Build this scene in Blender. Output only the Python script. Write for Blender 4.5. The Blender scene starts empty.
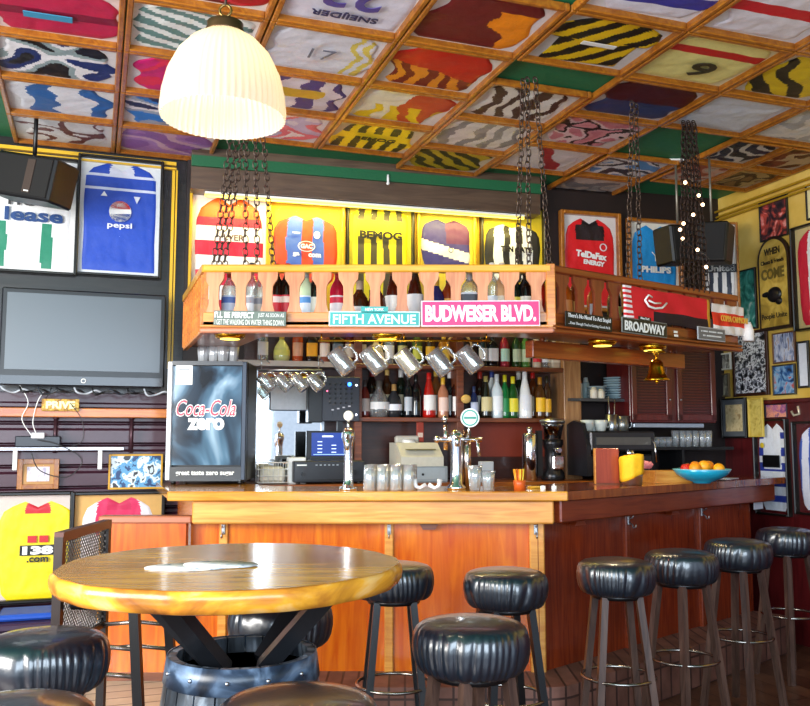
import bpy, bmesh, math, random
from mathutils import Vector, Matrix, noise
C = bpy.context.scene.collection
R = math.radians
PI = math.pi

# ------------------------------------------------------------ camera, world, light
F, HZ, CX, CY, EYE = 870.0, 440.0, 405.0, 353.0, 1.367
TH = math.atan((HZ-CY)/F)
cam_d = bpy.data.cameras.new('camera'); cam = bpy.data.objects.new('camera', cam_d); C.objects.link(cam)
cam.location = (0, 0, EYE); cam.rotation_euler = (R(90)+TH, 0, 0)
cam_d.sensor_width = 36.0; cam_d.lens = F/810*36.0; cam_d.clip_start = 0.05
sc = bpy.context.scene; sc.camera = cam
sc.view_settings.view_transform = 'Standard'; sc.view_settings.look = 'None'
sc.view_settings.exposure = 0.85; sc.view_settings.gamma = 1.0
sc.view_settings.use_curve_mapping = False
w = bpy.data.worlds.new('daylight'); sc.world = w; w.use_nodes = True
bg = w.node_tree.nodes['Background']; bg.inputs[0].default_value = (0.66, 0.80, 1.0, 1); bg.inputs[1].default_value = 0.55

def area(name, loc, target, sx, sy, power, col):
    l = bpy.data.lights.new(name, 'AREA'); l.shape = 'RECTANGLE'; l.size = sx; l.size_y = sy
    l.energy = power; l.color = col
    o = bpy.data.objects.new(name, l); C.objects.link(o); o.location = loc
    o.rotation_euler = (Vector(target)-Vector(loc)).to_track_quat('-Z', 'Y').to_euler()
    return o
area('window_daylight_left', (-3.3, 0.6, 1.9), (0.2, 4.4, 1.0), 2.4, 1.9, 190, (1.0, 0.97, 0.92))
area('window_daylight_front', (0.3, -1.6, 1.9), (0.2, 4.5, 1.4), 3.6, 1.8, 135, (0.72, 0.86, 1.0))

# ------------------------------------------------------------ projection helpers (for measuring only)
FW = Vector((0, math.cos(TH), math.sin(TH))); UP = Vector((0, -math.sin(TH), math.cos(TH)))
def ray(x, y): return FW*F + Vector((x-CX, 0, 0)) + UP*(CY-y)
def atY(x, y, Y):
    d = ray(x, y); return Vector((0, 0, EYE)) + d*(Y/d.y)
AL = R(19.6); BA = R(15.5)
ER = Vector((math.cos(AL), math.sin(AL), 0)); ED = Vector((-math.sin(AL), math.cos(AL), 0))
CEIL = 3.2
class Wall:
    """a vertical plane: origin, viewer-right direction u, away direction n"""
    def __init__(s, p, rz):
        s.p = Vector((p[0], p[1], 0)); s.rz = rz
        s.u = Vector((math.cos(rz), math.sin(rz), 0)); s.n = Vector((-math.sin(rz), math.cos(rz), 0))
    def hit(s, x, y, off=0.0):
        o = Vector((0, 0, EYE)); d = ray(x, y); q = s.p + s.n*off
        k = (q-o).dot(s.n)/d.dot(s.n); h = o+d*k
        return (h-s.p).dot(s.u), h.z
    def mat(s, u, z, off=0.0):
        p = s.p + s.u*u + s.n*off; p.z = z
        return Matrix.Translation(p) @ Matrix.Rotation(s.rz, 4, 'Z')
    def rect(s, x0, y0, x1, y1, off=0.0):
        u0, z1 = s.hit(x0, y0, off); u1, z0 = s.hit(x1, y1, off)
        _, za = s.hit(x1, y0, off); _, zb = s.hit(x0, y1, off)
        return (u0+u1)/2, (z0+z1+za+zb)/4, abs(u1-u0), abs((z1+za)/2-(z0+zb)/2)
TVW = Wall(ED*5.75, AL)
BKW = Wall((-1.40, 5.575), BA)
RTW = Wall(ER*4.53, AL-PI/2)

# ------------------------------------------------------------ materials
def srgb(c):
    if isinstance(c, str):
        c = c.lstrip('#'); c = tuple(int(c[i:i+2], 16)/255 for i in (0, 2, 4))
    return tuple((v/12.92 if v <= .04045 else ((v+.055)/1.055)**2.4) for v in c)
_m = {}
def M(col, rough=.5, metal=0., bump=0., bscale=40., coat=0., spec=.5, emit=0., name=None, sheen=0.):
    key = (str(col), rough, metal, bump, bscale, coat, spec, emit, sheen)
    if key in _m: return _m[key]
    m = bpy.data.materials.new(name or 'mat_%d' % len(_m)); m.use_nodes = True
    nt = m.node_tree; b = nt.nodes['Principled BSDF']
    c = srgb(col); b.inputs['Base Color'].default_value = (*c, 1)
    b.inputs['Roughness'].default_value = rough; b.inputs['Metallic'].default_value = metal
    b.inputs['Coat Weight'].default_value = coat; b.inputs['Coat Roughness'].default_value = .08
    b.inputs['Specular IOR Level'].default_value = spec
    # a little procedural variation everywhere
    tc = nt.nodes.new('ShaderNodeTexCoord'); n = nt.nodes.new('ShaderNodeTexNoise')
    n.inputs['Scale'].default_value = bscale; n.inputs['Detail'].default_value = 4
    nt.links.new(tc.outputs['Object'], n.inputs['Vector'])
    mix = nt.nodes.new('ShaderNodeMix'); mix.data_type = 'RGBA'
    mix.inputs[6].default_value = (*[v*.88 for v in c], 1); mix.inputs[7].default_value = (*[min(1, v*1.1) for v in c], 1)
    nt.links.new(n.outputs['Fac'], mix.inputs[0]); nt.links.new(mix.outputs[2], b.inputs['Base Color'])
    if bump:
        bp = nt.nodes.new('ShaderNodeBump'); bp.inputs['Strength'].default_value = bump; bp.inputs['Distance'].default_value = .01
        nt.links.new(n.outputs['Fac'], bp.inputs['Height']); nt.links.new(bp.outputs[0], b.inputs['Normal'])
    if emit:
        b.inputs['Emission Color'].default_value = (*c, 1); b.inputs['Emission Strength'].default_value = emit
    _m[key] = m; return m
def wood(name, c1, c2, rough=.3, scale=(1, 14, 14), coat=.4, bump=.05, c3=None):
    m = bpy.data.materials.new(name); m.use_nodes = True; nt = m.node_tree; b = nt.nodes['Principled BSDF']
    tc = nt.nodes.new('ShaderNodeTexCoord'); mp = nt.nodes.new('ShaderNodeMapping'); mp.inputs['Scale'].default_value = scale
    n = nt.nodes.new('ShaderNodeTexNoise'); n.inputs['Scale'].default_value = 3; n.inputs['Detail'].default_value = 8; n.inputs['Distortion'].default_value = 1.2
    n2 = nt.nodes.new('ShaderNodeTexNoise'); n2.inputs['Scale'].default_value = 1.7; n2.inputs['Detail'].default_value = 3
    r = nt.nodes.new('ShaderNodeValToRGB'); r.color_ramp.elements[0].position = .3; r.color_ramp.elements[1].position = .7
    r.color_ramp.elements[0].color = (*srgb(c1), 1); r.color_ramp.elements[1].color = (*srgb(c2), 1)
    nt.links.new(tc.outputs['Object'], mp.inputs[0]); nt.links.new(mp.outputs[0], n.inputs[0])
    nt.links.new(n.outputs['Fac'], r.inputs[0])
    nt.links.new(tc.outputs['Object'], n2.inputs[0])
    mix = nt.nodes.new('ShaderNodeMix'); mix.data_type = 'RGBA'; mix.blend_type = 'MULTIPLY'
    r2 = nt.nodes.new('ShaderNodeValToRGB'); r2.color_ramp.elements[0].color = (.55, .5, .45, 1) if c3 is None else (*srgb(c3), 1)
    r2.color_ramp.elements[0].position = .35; r2.color_ramp.elements[1].position = .6
    nt.links.new(n2.outputs['Fac'], r2.inputs[0])
    mix.inputs[0].default_value = .6
    nt.links.new(r.outputs[0], mix.inputs[6]); nt.links.new(r2.outputs[0], mix.inputs[7])
    nt.links.new(mix.outputs[2], b.inputs['Base Color'])
    b.inputs['Roughness'].default_value = rough; b.inputs['Coat Weight'].default_value = coat; b.inputs['Coat Roughness'].default_value = .12
    bp = nt.nodes.new('ShaderNodeBump'); bp.inputs['Strength'].default_value = bump; bp.inputs['Distance'].default_value = .01
    nt.links.new(n.outputs['Fac'], bp.inputs['Height']); nt.links.new(bp.outputs[0], b.inputs['Normal'])
    return m
def brick(name, c1, c2, mortar, bw, bh, msize=.01, rough=.7, offset=.5, rot=0., plane='XY', coat=0., noise_mix=.5):
    m = bpy.data.materials.new(name); m.use_nodes = True; nt = m.node_tree; b = nt.nodes['Principled BSDF']
    tc = nt.nodes.new('ShaderNodeTexCoord'); mp = nt.nodes.new('ShaderNodeMapping')
    if plane == 'XZ': mp.inputs['Rotation'].default_value = (R(-90), 0, 0)
    else: mp.inputs['Rotation'].default_value = (0, 0, rot)
    t = nt.nodes.new('ShaderNodeTexBrick'); t.offset = offset
    t.inputs['Color1'].default_value = (*srgb(c1), 1); t.inputs['Color2'].default_value = (*srgb(c2), 1); t.inputs['Mortar'].default_value = (*srgb(mortar), 1)
    t.inputs['Scale'].default_value = 1; t.inputs['Mortar Size'].default_value = msize; t.inputs['Mortar Smooth'].default_value = .2
    t.inputs['Brick Width'].default_value = bw; t.inputs['Row Height'].default_value = bh
    n = nt.nodes.new('ShaderNodeTexNoise'); n.inputs['Scale'].default_value = 9; n.inputs['Detail'].default_value = 7
    mix = nt.nodes.new('ShaderNodeMix'); mix.data_type = 'RGBA'; mix.blend_type = 'MULTIPLY'; mix.inputs[0].default_value = noise_mix
    r2 = nt.nodes.new('ShaderNodeValToRGB'); r2.color_ramp.elements[0].position = .3; r2.color_ramp.elements[1].position = .7
    r2.color_ramp.elements[0].color = (.3, .27, .25, 1)
    nt.links.new(tc.outputs['Object'], mp.inputs[0]); nt.links.new(mp.outputs[0], t.inputs[0]); nt.links.new(tc.outputs['Object'], n.inputs[0])
    nt.links.new(n.outputs['Fac'], r2.inputs[0]); nt.links.new(t.outputs[0], mix.inputs[6]); nt.links.new(r2.outputs[0], mix.inputs[7])
    nt.links.new(mix.outputs[2], b.inputs['Base Color']); b.inputs['Roughness'].default_value = rough; b.inputs['Coat Weight'].default_value = coat
    bp = nt.nodes.new('ShaderNodeBump'); bp.inputs['Strength'].default_value = .5; bp.inputs['Distance'].default_value = .006; bp.invert = True
    nt.links.new(t.outputs['Fac'], bp.inputs['Height']); nt.links.new(bp.outputs[0], b.inputs['Normal'])
    return m
def clear(name, tint=(1, 1, 1), refl=.25, rough=.03, bump=0., bscale=12., dens=.0, milky=0.):
    """thin clear glass or film: see-through with a glossy skin"""
    m = bpy.data.materials.new(name); m.use_nodes = True; nt = m.node_tree
    for n in list(nt.nodes):
        if n.type == 'BSDF_PRINCIPLED': nt.nodes.remove(n)
    out = nt.nodes['Material Output']
    tr = nt.nodes.new('ShaderNodeBsdfTransparent'); tr.inputs[0].default_value = (*tint, 1)
    gl = nt.nodes.new('ShaderNodeBsdfGlossy'); gl.inputs['Roughness'].default_value = rough
    lw = nt.nodes.new('ShaderNodeLayerWeight'); lw.inputs['Blend'].default_value = refl
    mx = nt.nodes.new('ShaderNodeMixShader'); ma = nt.nodes.new('ShaderNodeMath'); ma.operation = 'ADD'; ma.inputs[1].default_value = dens; ma.use_clamp = True
    nt.links.new(lw.outputs['Facing' if refl > .3 else 'Fresnel'], ma.inputs[0]); nt.links.new(ma.outputs[0], mx.inputs[0])
    nt.links.new(tr.outputs[0], mx.inputs[1]); nt.links.new(gl.outputs[0], mx.inputs[2]); nt.links.new(mx.outputs[0], out.inputs[0])
    if milky:
        df = nt.nodes.new('ShaderNodeBsdfDiffuse'); df.inputs[0].default_value = (.95, .97, 1, 1); m2 = nt.nodes.new('ShaderNodeMixShader'); m2.inputs[0].default_value = milky
        nt.links.new(mx.outputs[0], m2.inputs[1]); nt.links.new(df.outputs[0], m2.inputs[2]); nt.links.new(m2.outputs[0], out.inputs[0])
    if bump:
        tc = nt.nodes.new('ShaderNodeTexCoord'); n = nt.nodes.new('ShaderNodeTexNoise'); n.inputs['Scale'].default_value = bscale; n.inputs['Distortion'].default_value = 1
        bp = nt.nodes.new('ShaderNodeBump'); bp.inputs['Strength'].default_value = bump; bp.inputs['Distance'].default_value = .02
        nt.links.new(tc.outputs['Object'], n.inputs[0]); nt.links.new(n.outputs['Fac'], bp.inputs['Height'])
        nt.links.new(bp.outputs[0], gl.inputs['Normal']); nt.links.new(bp.outputs[0], lw.inputs['Normal'])
    return m
def noisy(name, cols, scale=8., rough=.5, dist=1.5, detail=3., vec=(1, 1, 1), voro=False):
    """an abstract printed picture: several colours broken up by noise"""
    m = bpy.data.materials.new(name); m.use_nodes = True; nt = m.node_tree; b = nt.nodes['Principled BSDF']
    tc = nt.nodes.new('ShaderNodeTexCoord'); mp = nt.nodes.new('ShaderNodeMapping'); mp.inputs['Scale'].default_value = vec
    n = nt.nodes.new('ShaderNodeTexNoise'); n.inputs['Scale'].default_value = scale; n.inputs['Distortion'].default_value = dist; n.inputs['Detail'].default_value = detail
    r = nt.nodes.new('ShaderNodeValToRGB'); r.color_ramp.interpolation = 'CONSTANT' if voro else 'LINEAR'
    k = len(cols)
    while len(r.color_ramp.elements) < k: r.color_ramp.elements.new(.5)
    for i, c in enumerate(cols):
        r.color_ramp.elements[i].position = .32+.36*i/max(1, k-1); r.color_ramp.elements[i].color = (*srgb(c), 1)
    nt.links.new(tc.outputs['Object'], mp.inputs[0]); nt.links.new(mp.outputs[0], n.inputs[0]); nt.links.new(n.outputs['Fac'], r.inputs[0])
    nt.links.new(r.outputs[0], b.inputs['Base Color']); b.inputs['Roughness'].default_value = rough
    return m

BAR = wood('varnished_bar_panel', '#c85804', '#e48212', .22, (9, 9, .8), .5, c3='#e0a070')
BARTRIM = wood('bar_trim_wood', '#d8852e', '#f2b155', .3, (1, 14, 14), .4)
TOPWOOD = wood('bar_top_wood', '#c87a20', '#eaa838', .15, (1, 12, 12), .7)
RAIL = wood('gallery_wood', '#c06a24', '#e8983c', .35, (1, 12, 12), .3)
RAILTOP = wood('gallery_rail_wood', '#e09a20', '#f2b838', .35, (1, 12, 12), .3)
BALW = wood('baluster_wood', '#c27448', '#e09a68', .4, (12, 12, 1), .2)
FRAMEW = wood('frame_oak', '#8c4c14', '#b8741f', .35, (8, 8, 8), .3)
DARKW = wood('dark_shelf_wood', '#2e120a', '#4a2012', .4, (1, 12, 12), .3)
SHELFW = wood('shelf_edge_wood', '#5e2c16', '#8a4a28', .4, (1, 12, 12), .3)
TABLEW = wood('table_slab_wood', '#b07820', '#e8b040', .22, (.9, 9, 2), .35, .08, c3='#b89060')
BARKW = noisy('table_edge_wood', ['#7e4a22', '#c07828', '#e8a030', '#ecc080'], 5, .25, 1, 5, (1, 1, 2))
LEGW = wood('stool_leg_wood', '#3c2a24', '#6c5044', .35, (12, 12, 1), .3)
CUPB = wood('maroon_cupboard', '#4a0e10', '#641a18', .35, (12, 12, 1), .3)
BLACK = M('#0d0d10', .35); BLACKM = M('#141417', .5); CHROME = M('#e8e8ea', .12, 1.); STEEL = M('#b9bcc0', .3, 1.)
BRASS = M('#d8a428', .22, 1.); WHITE = M('#f2f2ee', .45); GREY = M('#8b9096', .5)
LEATHER = M('#101a26', .32, 0, .08, 60, .5, 1.0)
PANE = clear('framed_glass', refl=.03, rough=.02)
FILM = clear('wrinkled_film', refl=.012, rough=.12, bump=.06, bscale=7)
GLASS = clear('drinking_glass', tint=(.96, .98, .98), refl=.5, rough=.08, dens=.1, milky=.1)
BGLASS = clear('clear_bottle_glass', tint=(.86, .9, .88), refl=.5, rough=.08, dens=.12, milky=.1)
GREENP = M('#0f5a34', .55, 0, .2, 60)

# ------------------------------------------------------------ mesh builder
class MB:
    def __init__(s): s.v = []; s.f = []; s.mi = []; s.sm = []; s.mats = []
    def mat(s, m):
        if m not in s.mats: s.mats.append(m)
        return s.mats.index(m)
    def add(s, vs, fs, m, smooth=False, T=None):
        o = len(s.v); i = s.mat(m)
        s.v += [tuple(T @ Vector(p)) for p in vs] if T else [tuple(p) for p in vs]
        for f in fs: s.f.append([o+k for k in f]); s.mi.append(i); s.sm.append(smooth)
        return s
    def box(s, c, d, m, T=None, ch=0.0):
        x, y, z = [k/2 for k in d]; cx, cy, cz = c
        if ch > 0:
            ch = min(ch, x*.9, y*.9, z*.9)
            vs = []; idx = {}
            for sx in (-1, 1):
                for sy in (-1, 1):
                    for sz in (-1, 1):
                        for ax in range(3):
                            p = [sx*(x-ch), sy*(y-ch), sz*(z-ch)]; p[ax] = (sx*x, sy*y, sz*z)[ax]
                            idx[(sx, sy, sz, ax)] = len(vs); vs.append((p[0]+cx, p[1]+cy, p[2]+cz))
            fs = []
            g = lambda a, b, c_, ax: idx[(a, b, c_, ax)]
            for k in (-1, 1):
                fs.append([g(k, -1, -1, 0), g(k, 1, -1, 0), g(k, 1, 1, 0), g(k, -1, 1, 0)][::k])
                fs.append([g(-1, k, -1, 1), g(-1, k, 1, 1), g(1, k, 1, 1), g(1, k, -1, 1)][::k])
                fs.append([g(-1, -1, k, 2), g(1, -1, k, 2), g(1, 1, k, 2), g(-1, 1, k, 2)][::k])
            for a in (-1, 1):
                for b in (-1, 1):
                    fs.append([g(a, b, -1, 0), g(a, b, 1, 0), g(a, b, 1, 1), g(a, b, -1, 1)][::a*b])
                    fs.append([g(a, -1, b, 0), g(a, -1, b, 2), g(a, 1, b, 2), g(a, 1, b, 0)][::a*b])
                    fs.append([g(-1, a, b, 1), g(1, a, b, 1), g(1, a, b, 2), g(-1, a, b, 2)][::a*b])
                    for c_ in (-1, 1):
                        fs.append([g(a, b, c_, 0), g(a, b, c_, 1), g(a, b, c_, 2)][::a*b*c_])
            return s.add(vs, fs, m, False, T)
        vs = [(cx+a*x, cy+b*y, cz+c_*z) for a in (-1, 1) for b in (-1, 1) for c_ in (-1, 1)]
        fs = [(0, 1, 3, 2), (4, 6, 7, 5), (0, 4, 5, 1), (2, 3, 7, 6), (0, 2, 6, 4), (1, 5, 7, 3)]
        return s.add(vs, fs, m, False, T)
    def cyl(s, p0, p1, r0, r1, m, n=16, smooth=True, caps=True, T=None, sq=False):
        p0 = Vector(p0); p1 = Vector(p1); d = (p1-p0).normalized()
        a = d.orthogonal().normalized() if abs(d.z) < .999 else Vector((1, 0, 0))
        if sq:
            a = (Vector((1, 0, 0)) - d*d.x).normalized() if abs(d.x) < .9 else (Vector((0, 1, 0))-d*d.y).normalized()
        b = d.cross(a); ph = PI/4 if sq else 0
        vs = []
        for p, r in ((p0, r0), (p1, r1)):
            for k in range(n):
                t = 2*PI*k/n+ph; vs.append(p+a*math.cos(t)*r+b*math.sin(t)*r)
        fs = [(k, (k+1) % n, n+(k+1) % n, n+k) for k in range(n)]
        s.add(vs, fs, m, smooth and not sq, T)
        if caps:
            s.add(vs[:n], [list(range(n))[::-1]], m, False, T); s.add(vs[n:], [list(range(n))], m, False, T)
        return s
    def bar(s, p0, p1, wx, m, T=None, wy=None):
        return s.cyl(p0, p1, wx*.7071, wx*.7071, m, 4, False, True, T, True)
    def lathe(s, prof, m, c=(0, 0, 0), n=24, smooth=True, T=None, rad=None, capb=True, capt=True):
        vs = []
        for j, (r, z) in enumerate(prof):
            for k in range(n):
                t = 2*PI*k/n; q = r*(rad(t, j) if rad else 1)
                vs.append((c[0]+q*math.cos(t), c[1]+q*math.sin(t), c[2]+z))
        fs = [(j*n+k, j*n+(k+1) % n, (j+1)*n+(k+1) % n, (j+1)*n+k) for j in range(len(prof)-1) for k in range(n)]
        if capb and prof[0][0] > 0: fs.append(list(range(n))[::-1])
        if capt and prof[-1][0] > 0: fs.append([(len(prof)-1)*n+k for k in range(n)])
        return s.add(vs, fs, m, smooth, T)
    def tube(s, pts, r, m, n=8, closed=False, T=None, smooth=True):
        pts = [Vector(p) for p in pts]; k = len(pts); vs = []
        prev = None
        for i, p in enumerate(pts):
            if closed: d = pts[(i+1) % k]-pts[i-1]
            else: d = pts[min(i+1, k-1)]-pts[max(i-1, 0)]
            d.normalize()
            if prev is None: a = d.orthogonal().normalized()
            else: a = (prev-d*prev.dot(d)).normalized()
            prev = a; b = d.cross(a)
            rr = r[i] if isinstance(r, (list, tuple)) else r
            for j in range(n):
                t = 2*PI*j/n; vs.append(p+a*math.cos(t)*rr+b*math.sin(t)*rr)
        m_ = k if closed else k-1
        fs = [(i*n+j, i*n+(j+1) % n, ((i+1) % k)*n+(j+1) % n, ((i+1) % k)*n+j) for i in range(m_) for j in range(n)]
        if not closed: fs += [list(range(n))[::-1], [(k-1)*n+j for j in range(n)]]
        return s.add(vs, fs, m, smooth, T)
    def ring(s, c, Rr, r, m, n=28, k=6, T=None, ax='Z'):
        pts = [(c[0]+Rr*math.cos(2*PI*i/n), c[1]+Rr*math.sin(2*PI*i/n), c[2]) if ax == 'Z' else
               (c[0]+Rr*math.cos(2*PI*i/n), c[1], c[2]+Rr*math.sin(2*PI*i/n)) for i in range(n)]
        return s.tube(pts, r, m, k, True, T)
    def prism(s, poly, z0, z1, m, T=None, plane='XY'):
        n = len(poly)
        if plane == 'XY':
            A = [(x, y, z0) for x, y in poly]; B = [(x, y, z1) for x, y in poly]
        else:   # XZ outline, extruded along y from z0 (front) to z1 (back)
            A = [(x, z1, z) for x, z in poly]; B = [(x, z0, z) for x, z in poly]
        fs = [list(range(n))[::-1], list(range(n, 2*n))]+[(i, (i+1) % n, n+(i+1) % n, n+i) for i in range(n)]
        return s.add(A+B, fs, m, False, T)
    def sphere(s, c, r, m, n=16, k=10, sc=(1, 1, 1), T=None):
        prof = [(math.sin(PI*j/k)*r, -math.cos(PI*j/k)*r) for j in range(k+1)]
        vs = []; 
        for (q, z) in prof:
            for i in range(n):
                t = 2*PI*i/n; vs.append((c[0]+q*math.cos(t)*sc[0], c[1]+q*math.sin(t)*sc[1], c[2]+z*sc[2]))
        fs = [(j*n+i, j*n+(i+1) % n, (j+1)*n+(i+1) % n, (j+1)*n+i) for j in range(k) for i in range(n)]
        return s.add(vs, fs, m, True, T)
    def build(s, name, parent=None, Mx=None):
        me = bpy.data.meshes.new(name); me.from_pydata(s.v, [], s.f)
        for m in s.mats: me.materials.append(m)
        me.polygons.foreach_set('material_index', s.mi); me.polygons.foreach_set('use_smooth', s.sm)
        bm = bmesh.new(); bm.from_mesh(me); bmesh.ops.remove_doubles(bm, verts=bm.verts, dist=1e-6)
        bmesh.ops.recalc_face_normals(bm, faces=bm.faces); bm.to_mesh(me); bm.free(); me.update()
        o = bpy.data.objects.new(name, me); C.objects.link(o)
        if parent is not None: o.parent = parent
        if Mx is not None: o.matrix_local = Mx
        return o
def smooth_path(pts, n=6):
    pts = [Vector(p) for p in pts]; out = []
    for i in range(len(pts)-1):
        a, b = pts[max(i-1, 0)], pts[i]; c, d = pts[i+1], pts[min(i+2, len(pts)-1)]
        for k in range(n):
            t = k/n; out.append(.5*((2*b)+(c-a)*t+(2*a-5*b+4*c-d)*t*t+(3*b-a-3*c+d)*t*t*t))
    return out+[pts[-1]]
def rnd(k, a=0., b=1.):
    return a+(b-a)*random.Random(k).random()
def thing(name, label, cat, Mx=None, group=None, loc=None, rz=0.):
    o = bpy.data.objects.new(name, None); C.objects.link(o); o.empty_display_size = .05
    if Mx is not None: o.matrix_world = Mx
    elif loc is not None: o.location = loc; o.rotation_euler = (0, 0, rz)
    return tag(o, label, cat, group)
def tag(o, label, cat, group=None):
    o['label'] = label; o['category'] = cat
    if group: o['group'] = group
    return o
def struct(o): o['kind'] = 'structure'; return o

_tc = {}
def text(s, w_, h_, m, parent, pos=(0, 0, 0), depth=.002, name='lettering', bold=.02, shear=0., rot=0., flip=False, space=1.0, T=None):
    """raised letters facing local -y, fitted to w_ by h_"""
    key = (s, bold, shear, space)
    if key not in _tc:
        cu = bpy.data.curves.new('t', 'FONT'); cu.body = s; cu.size = 1; cu.offset = bold; cu.extrude = .5; cu.shear = shear
        cu.resolution_u = 3; cu.space_character = space; cu.space_line = .9; cu.align_x = 'CENTER'
        ob = bpy.data.objects.new('t', cu); C.objects.link(ob)
        dg = bpy.context.evaluated_depsgraph_get(); me = bpy.data.meshes.new_from_object(ob.evaluated_get(dg))
        vs = [v.co.copy() for v in me.vertices]; fs = [list(p.vertices) for p in me.polygons]
        bpy.data.objects.remove(ob); bpy.data.curves.remove(cu); bpy.data.meshes.remove(me)
        _tc[key] = (vs, fs)
    vs, fs = _tc[key]
    x0 = min(v.x for v in vs); x1 = max(v.x for v in vs); y0 = min(v.y for v in vs); y1 = max(v.y for v in vs)
    sx = w_/(x1-x0); sy = h_/(y1-y0); out = []
    cr, sr = math.cos(rot), math.sin(rot)
    for v in vs:
        a = (v.x-(x0+x1)/2)*sx; b = (v.y-(y0+y1)/2)*sy
        a, b = a*cr-b*sr, a*sr+b*cr
        out.append((pos[0]+a, pos[1]-(v.z+.5)*depth, pos[2]+b))
    mb = MB(); mb.add(out, fs, m)
    if T is not None: mb.v = [tuple(T @ Vector(p)) for p in mb.v]
    return mb.build(name, parent)
# ------------------------------------------------------------ room shell
def poly_slab(name, pts, z0, z1, m):
    return struct(MB().prism([(p[0], p[1]) for p in pts], z0, z1, m).build(name))
def rd(r, d): return (ER*r+ED*d)
fl = brick('floor_planks', '#5a3a2a', '#7a5440', '#22120c', 1.6, .145, .004, .28, .37, -AL+PI/2, coat=.15, noise_mix=.7)
poly_slab('floor', [rd(-3.0, -2.6), rd(4.53, -2.6), rd(4.53, 6.3), rd(-3.0, 6.3)], -.06, 0, fl)
pale = brick('pale_boards', '#b09a80', '#cbb79c', '#5a4a3c', .9, .11, .006, .4, .3, -AL, coat=.1, noise_mix=.3)
o = MB().prism([(-2.6, 3.72), (-1.03, 3.72), (-1.03, 4.62), (-2.6, 4.62)], 0, .2, pale).build('floor_left'); struct(o)
ceil_m = M('#1c6e46', .6, 0, .3, 30)
poly_slab('ceiling', [rd(-3.0, -1.6), rd(4.65, -1.6), rd(4.65, 6.4), rd(-3.0, 6.4)], CEIL+.04, CEIL+.14, ceil_m)

# wall behind the television: dark panel above, ribbed maroon boarding below
siding = M('#43202e', .42, 0, .08, 20, .2); dark_panel = wood('black_stained_panel', '#15110f', '#2a2320', .35, (1, 10, 10), .2)
Mx = TVW.mat(0, 0)
mb = MB(); mb.box((-1.13, .06, (1.66+CEIL+.04)/2), (3.49, .1, CEIL+.04-1.66), dark_panel)
mb.build('wall_left', Mx=Mx); struct(bpy.data.objects['wall_left'])
mb = MB(); mb.box((-1.13, .10, .83), (3.49, .06, 1.66), siding)
z = .02
while z < 1.6:
    prof = [(.07, z), (.02, z+.012), (.02, z+.085), (.045, z+.10), (.045, z+.118), (.07, z+.13)]
    vs = [(x, a, b) for x in (-2.87, .60) for a, b in prof]; n = len(prof)
    mb.add(vs, [(i, i+1, n+i+1, n+i) for i in range(n-1)], siding); z += .132
struct(mb.build('wall_left_lower', Mx=Mx))
yel = M('#e3b422', .35, 0, 0, 40, .3)
mb = MB(); mb.box((-1.2, -.012, 3.165), (3.3, .03, .022), yel); mb.box((-1.2, -.02, 3.13), (3.3, .03, .012), yel)
struct(mb.build('trim_1', Mx=Mx))
mb = MB(); mb.box((.435, -.014, 2.47), (.018, .03, 1.30), yel); mb.box((.455, -.02, 2.47), (.010, .03, 1.30), yel)
struct(mb.build('trim_2', Mx=Mx))
# wall behind the bar
backw = M('#1c0d0b', .55, 0, .15, 12); yelw = M('#e0aa18', .5, 0, .1, 10)
Mb = BKW.mat(0, 0)
mb = MB(); mb.box((1.98, .06, (CEIL+.04)/2), (4.02, .12, CEIL+.04), backw); struct(mb.build('wall_back', Mx=Mb))
mb = MB(); mb.box((1.20, -.002, 2.6), (2.36, .004, .74), yelw); struct(mb.build('wall_back_yellow', Mx=Mb))
lint = wood('dull_lintel', '#4c392c', '#65503e', .45, (1, 10, 10), .15)
mb = MB(); mb.box((1.20, -.09, (2.965+CEIL+.04)/2), (2.42, .14, CEIL+.04-2.965), lint); struct(mb.build('trim_3', Mx=Mb))
mb = MB(); mb.box((1.2, -.172, 3.145), (2.42, .02, .07), GREENP); struct(mb.build('trim_4', Mx=Mb))
# right wall
yr = noisy('yellow_plaster', ['#cda23c', '#dcb450', '#e6c468'], 3, .6, .3, 5); mar = wood('maroon_wainscot', '#4a1013', '#641a1c', .35, (12, 12, 1), .35)
Mr = RTW.mat(0, 0)
mb = MB(); mb.box((-2.2, .06, (1.62+CEIL+.04)/2), (8.0, .12, CEIL+.04-1.62), yr); struct(mb.build('wall_right', Mx=Mr))
mb = MB(); mb.box((-2.2, .055, .81), (8.0, .14, 1.62), mar); mb.box((-2.2, -.02, 1.635), (8.0, .035, .03), mar, None, .006)
struct(mb.build('wall_right_lower', Mx=Mr))
mb = MB()
for zz, dd in ((3.13, .03), (3.09, .02), (3.06, .03)): mb.cyl((-6.1, -dd, zz), (1.7, -dd, zz), .009, .009, yel, 8)
struct(mb.build('trim_5', Mx=Mr))

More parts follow.
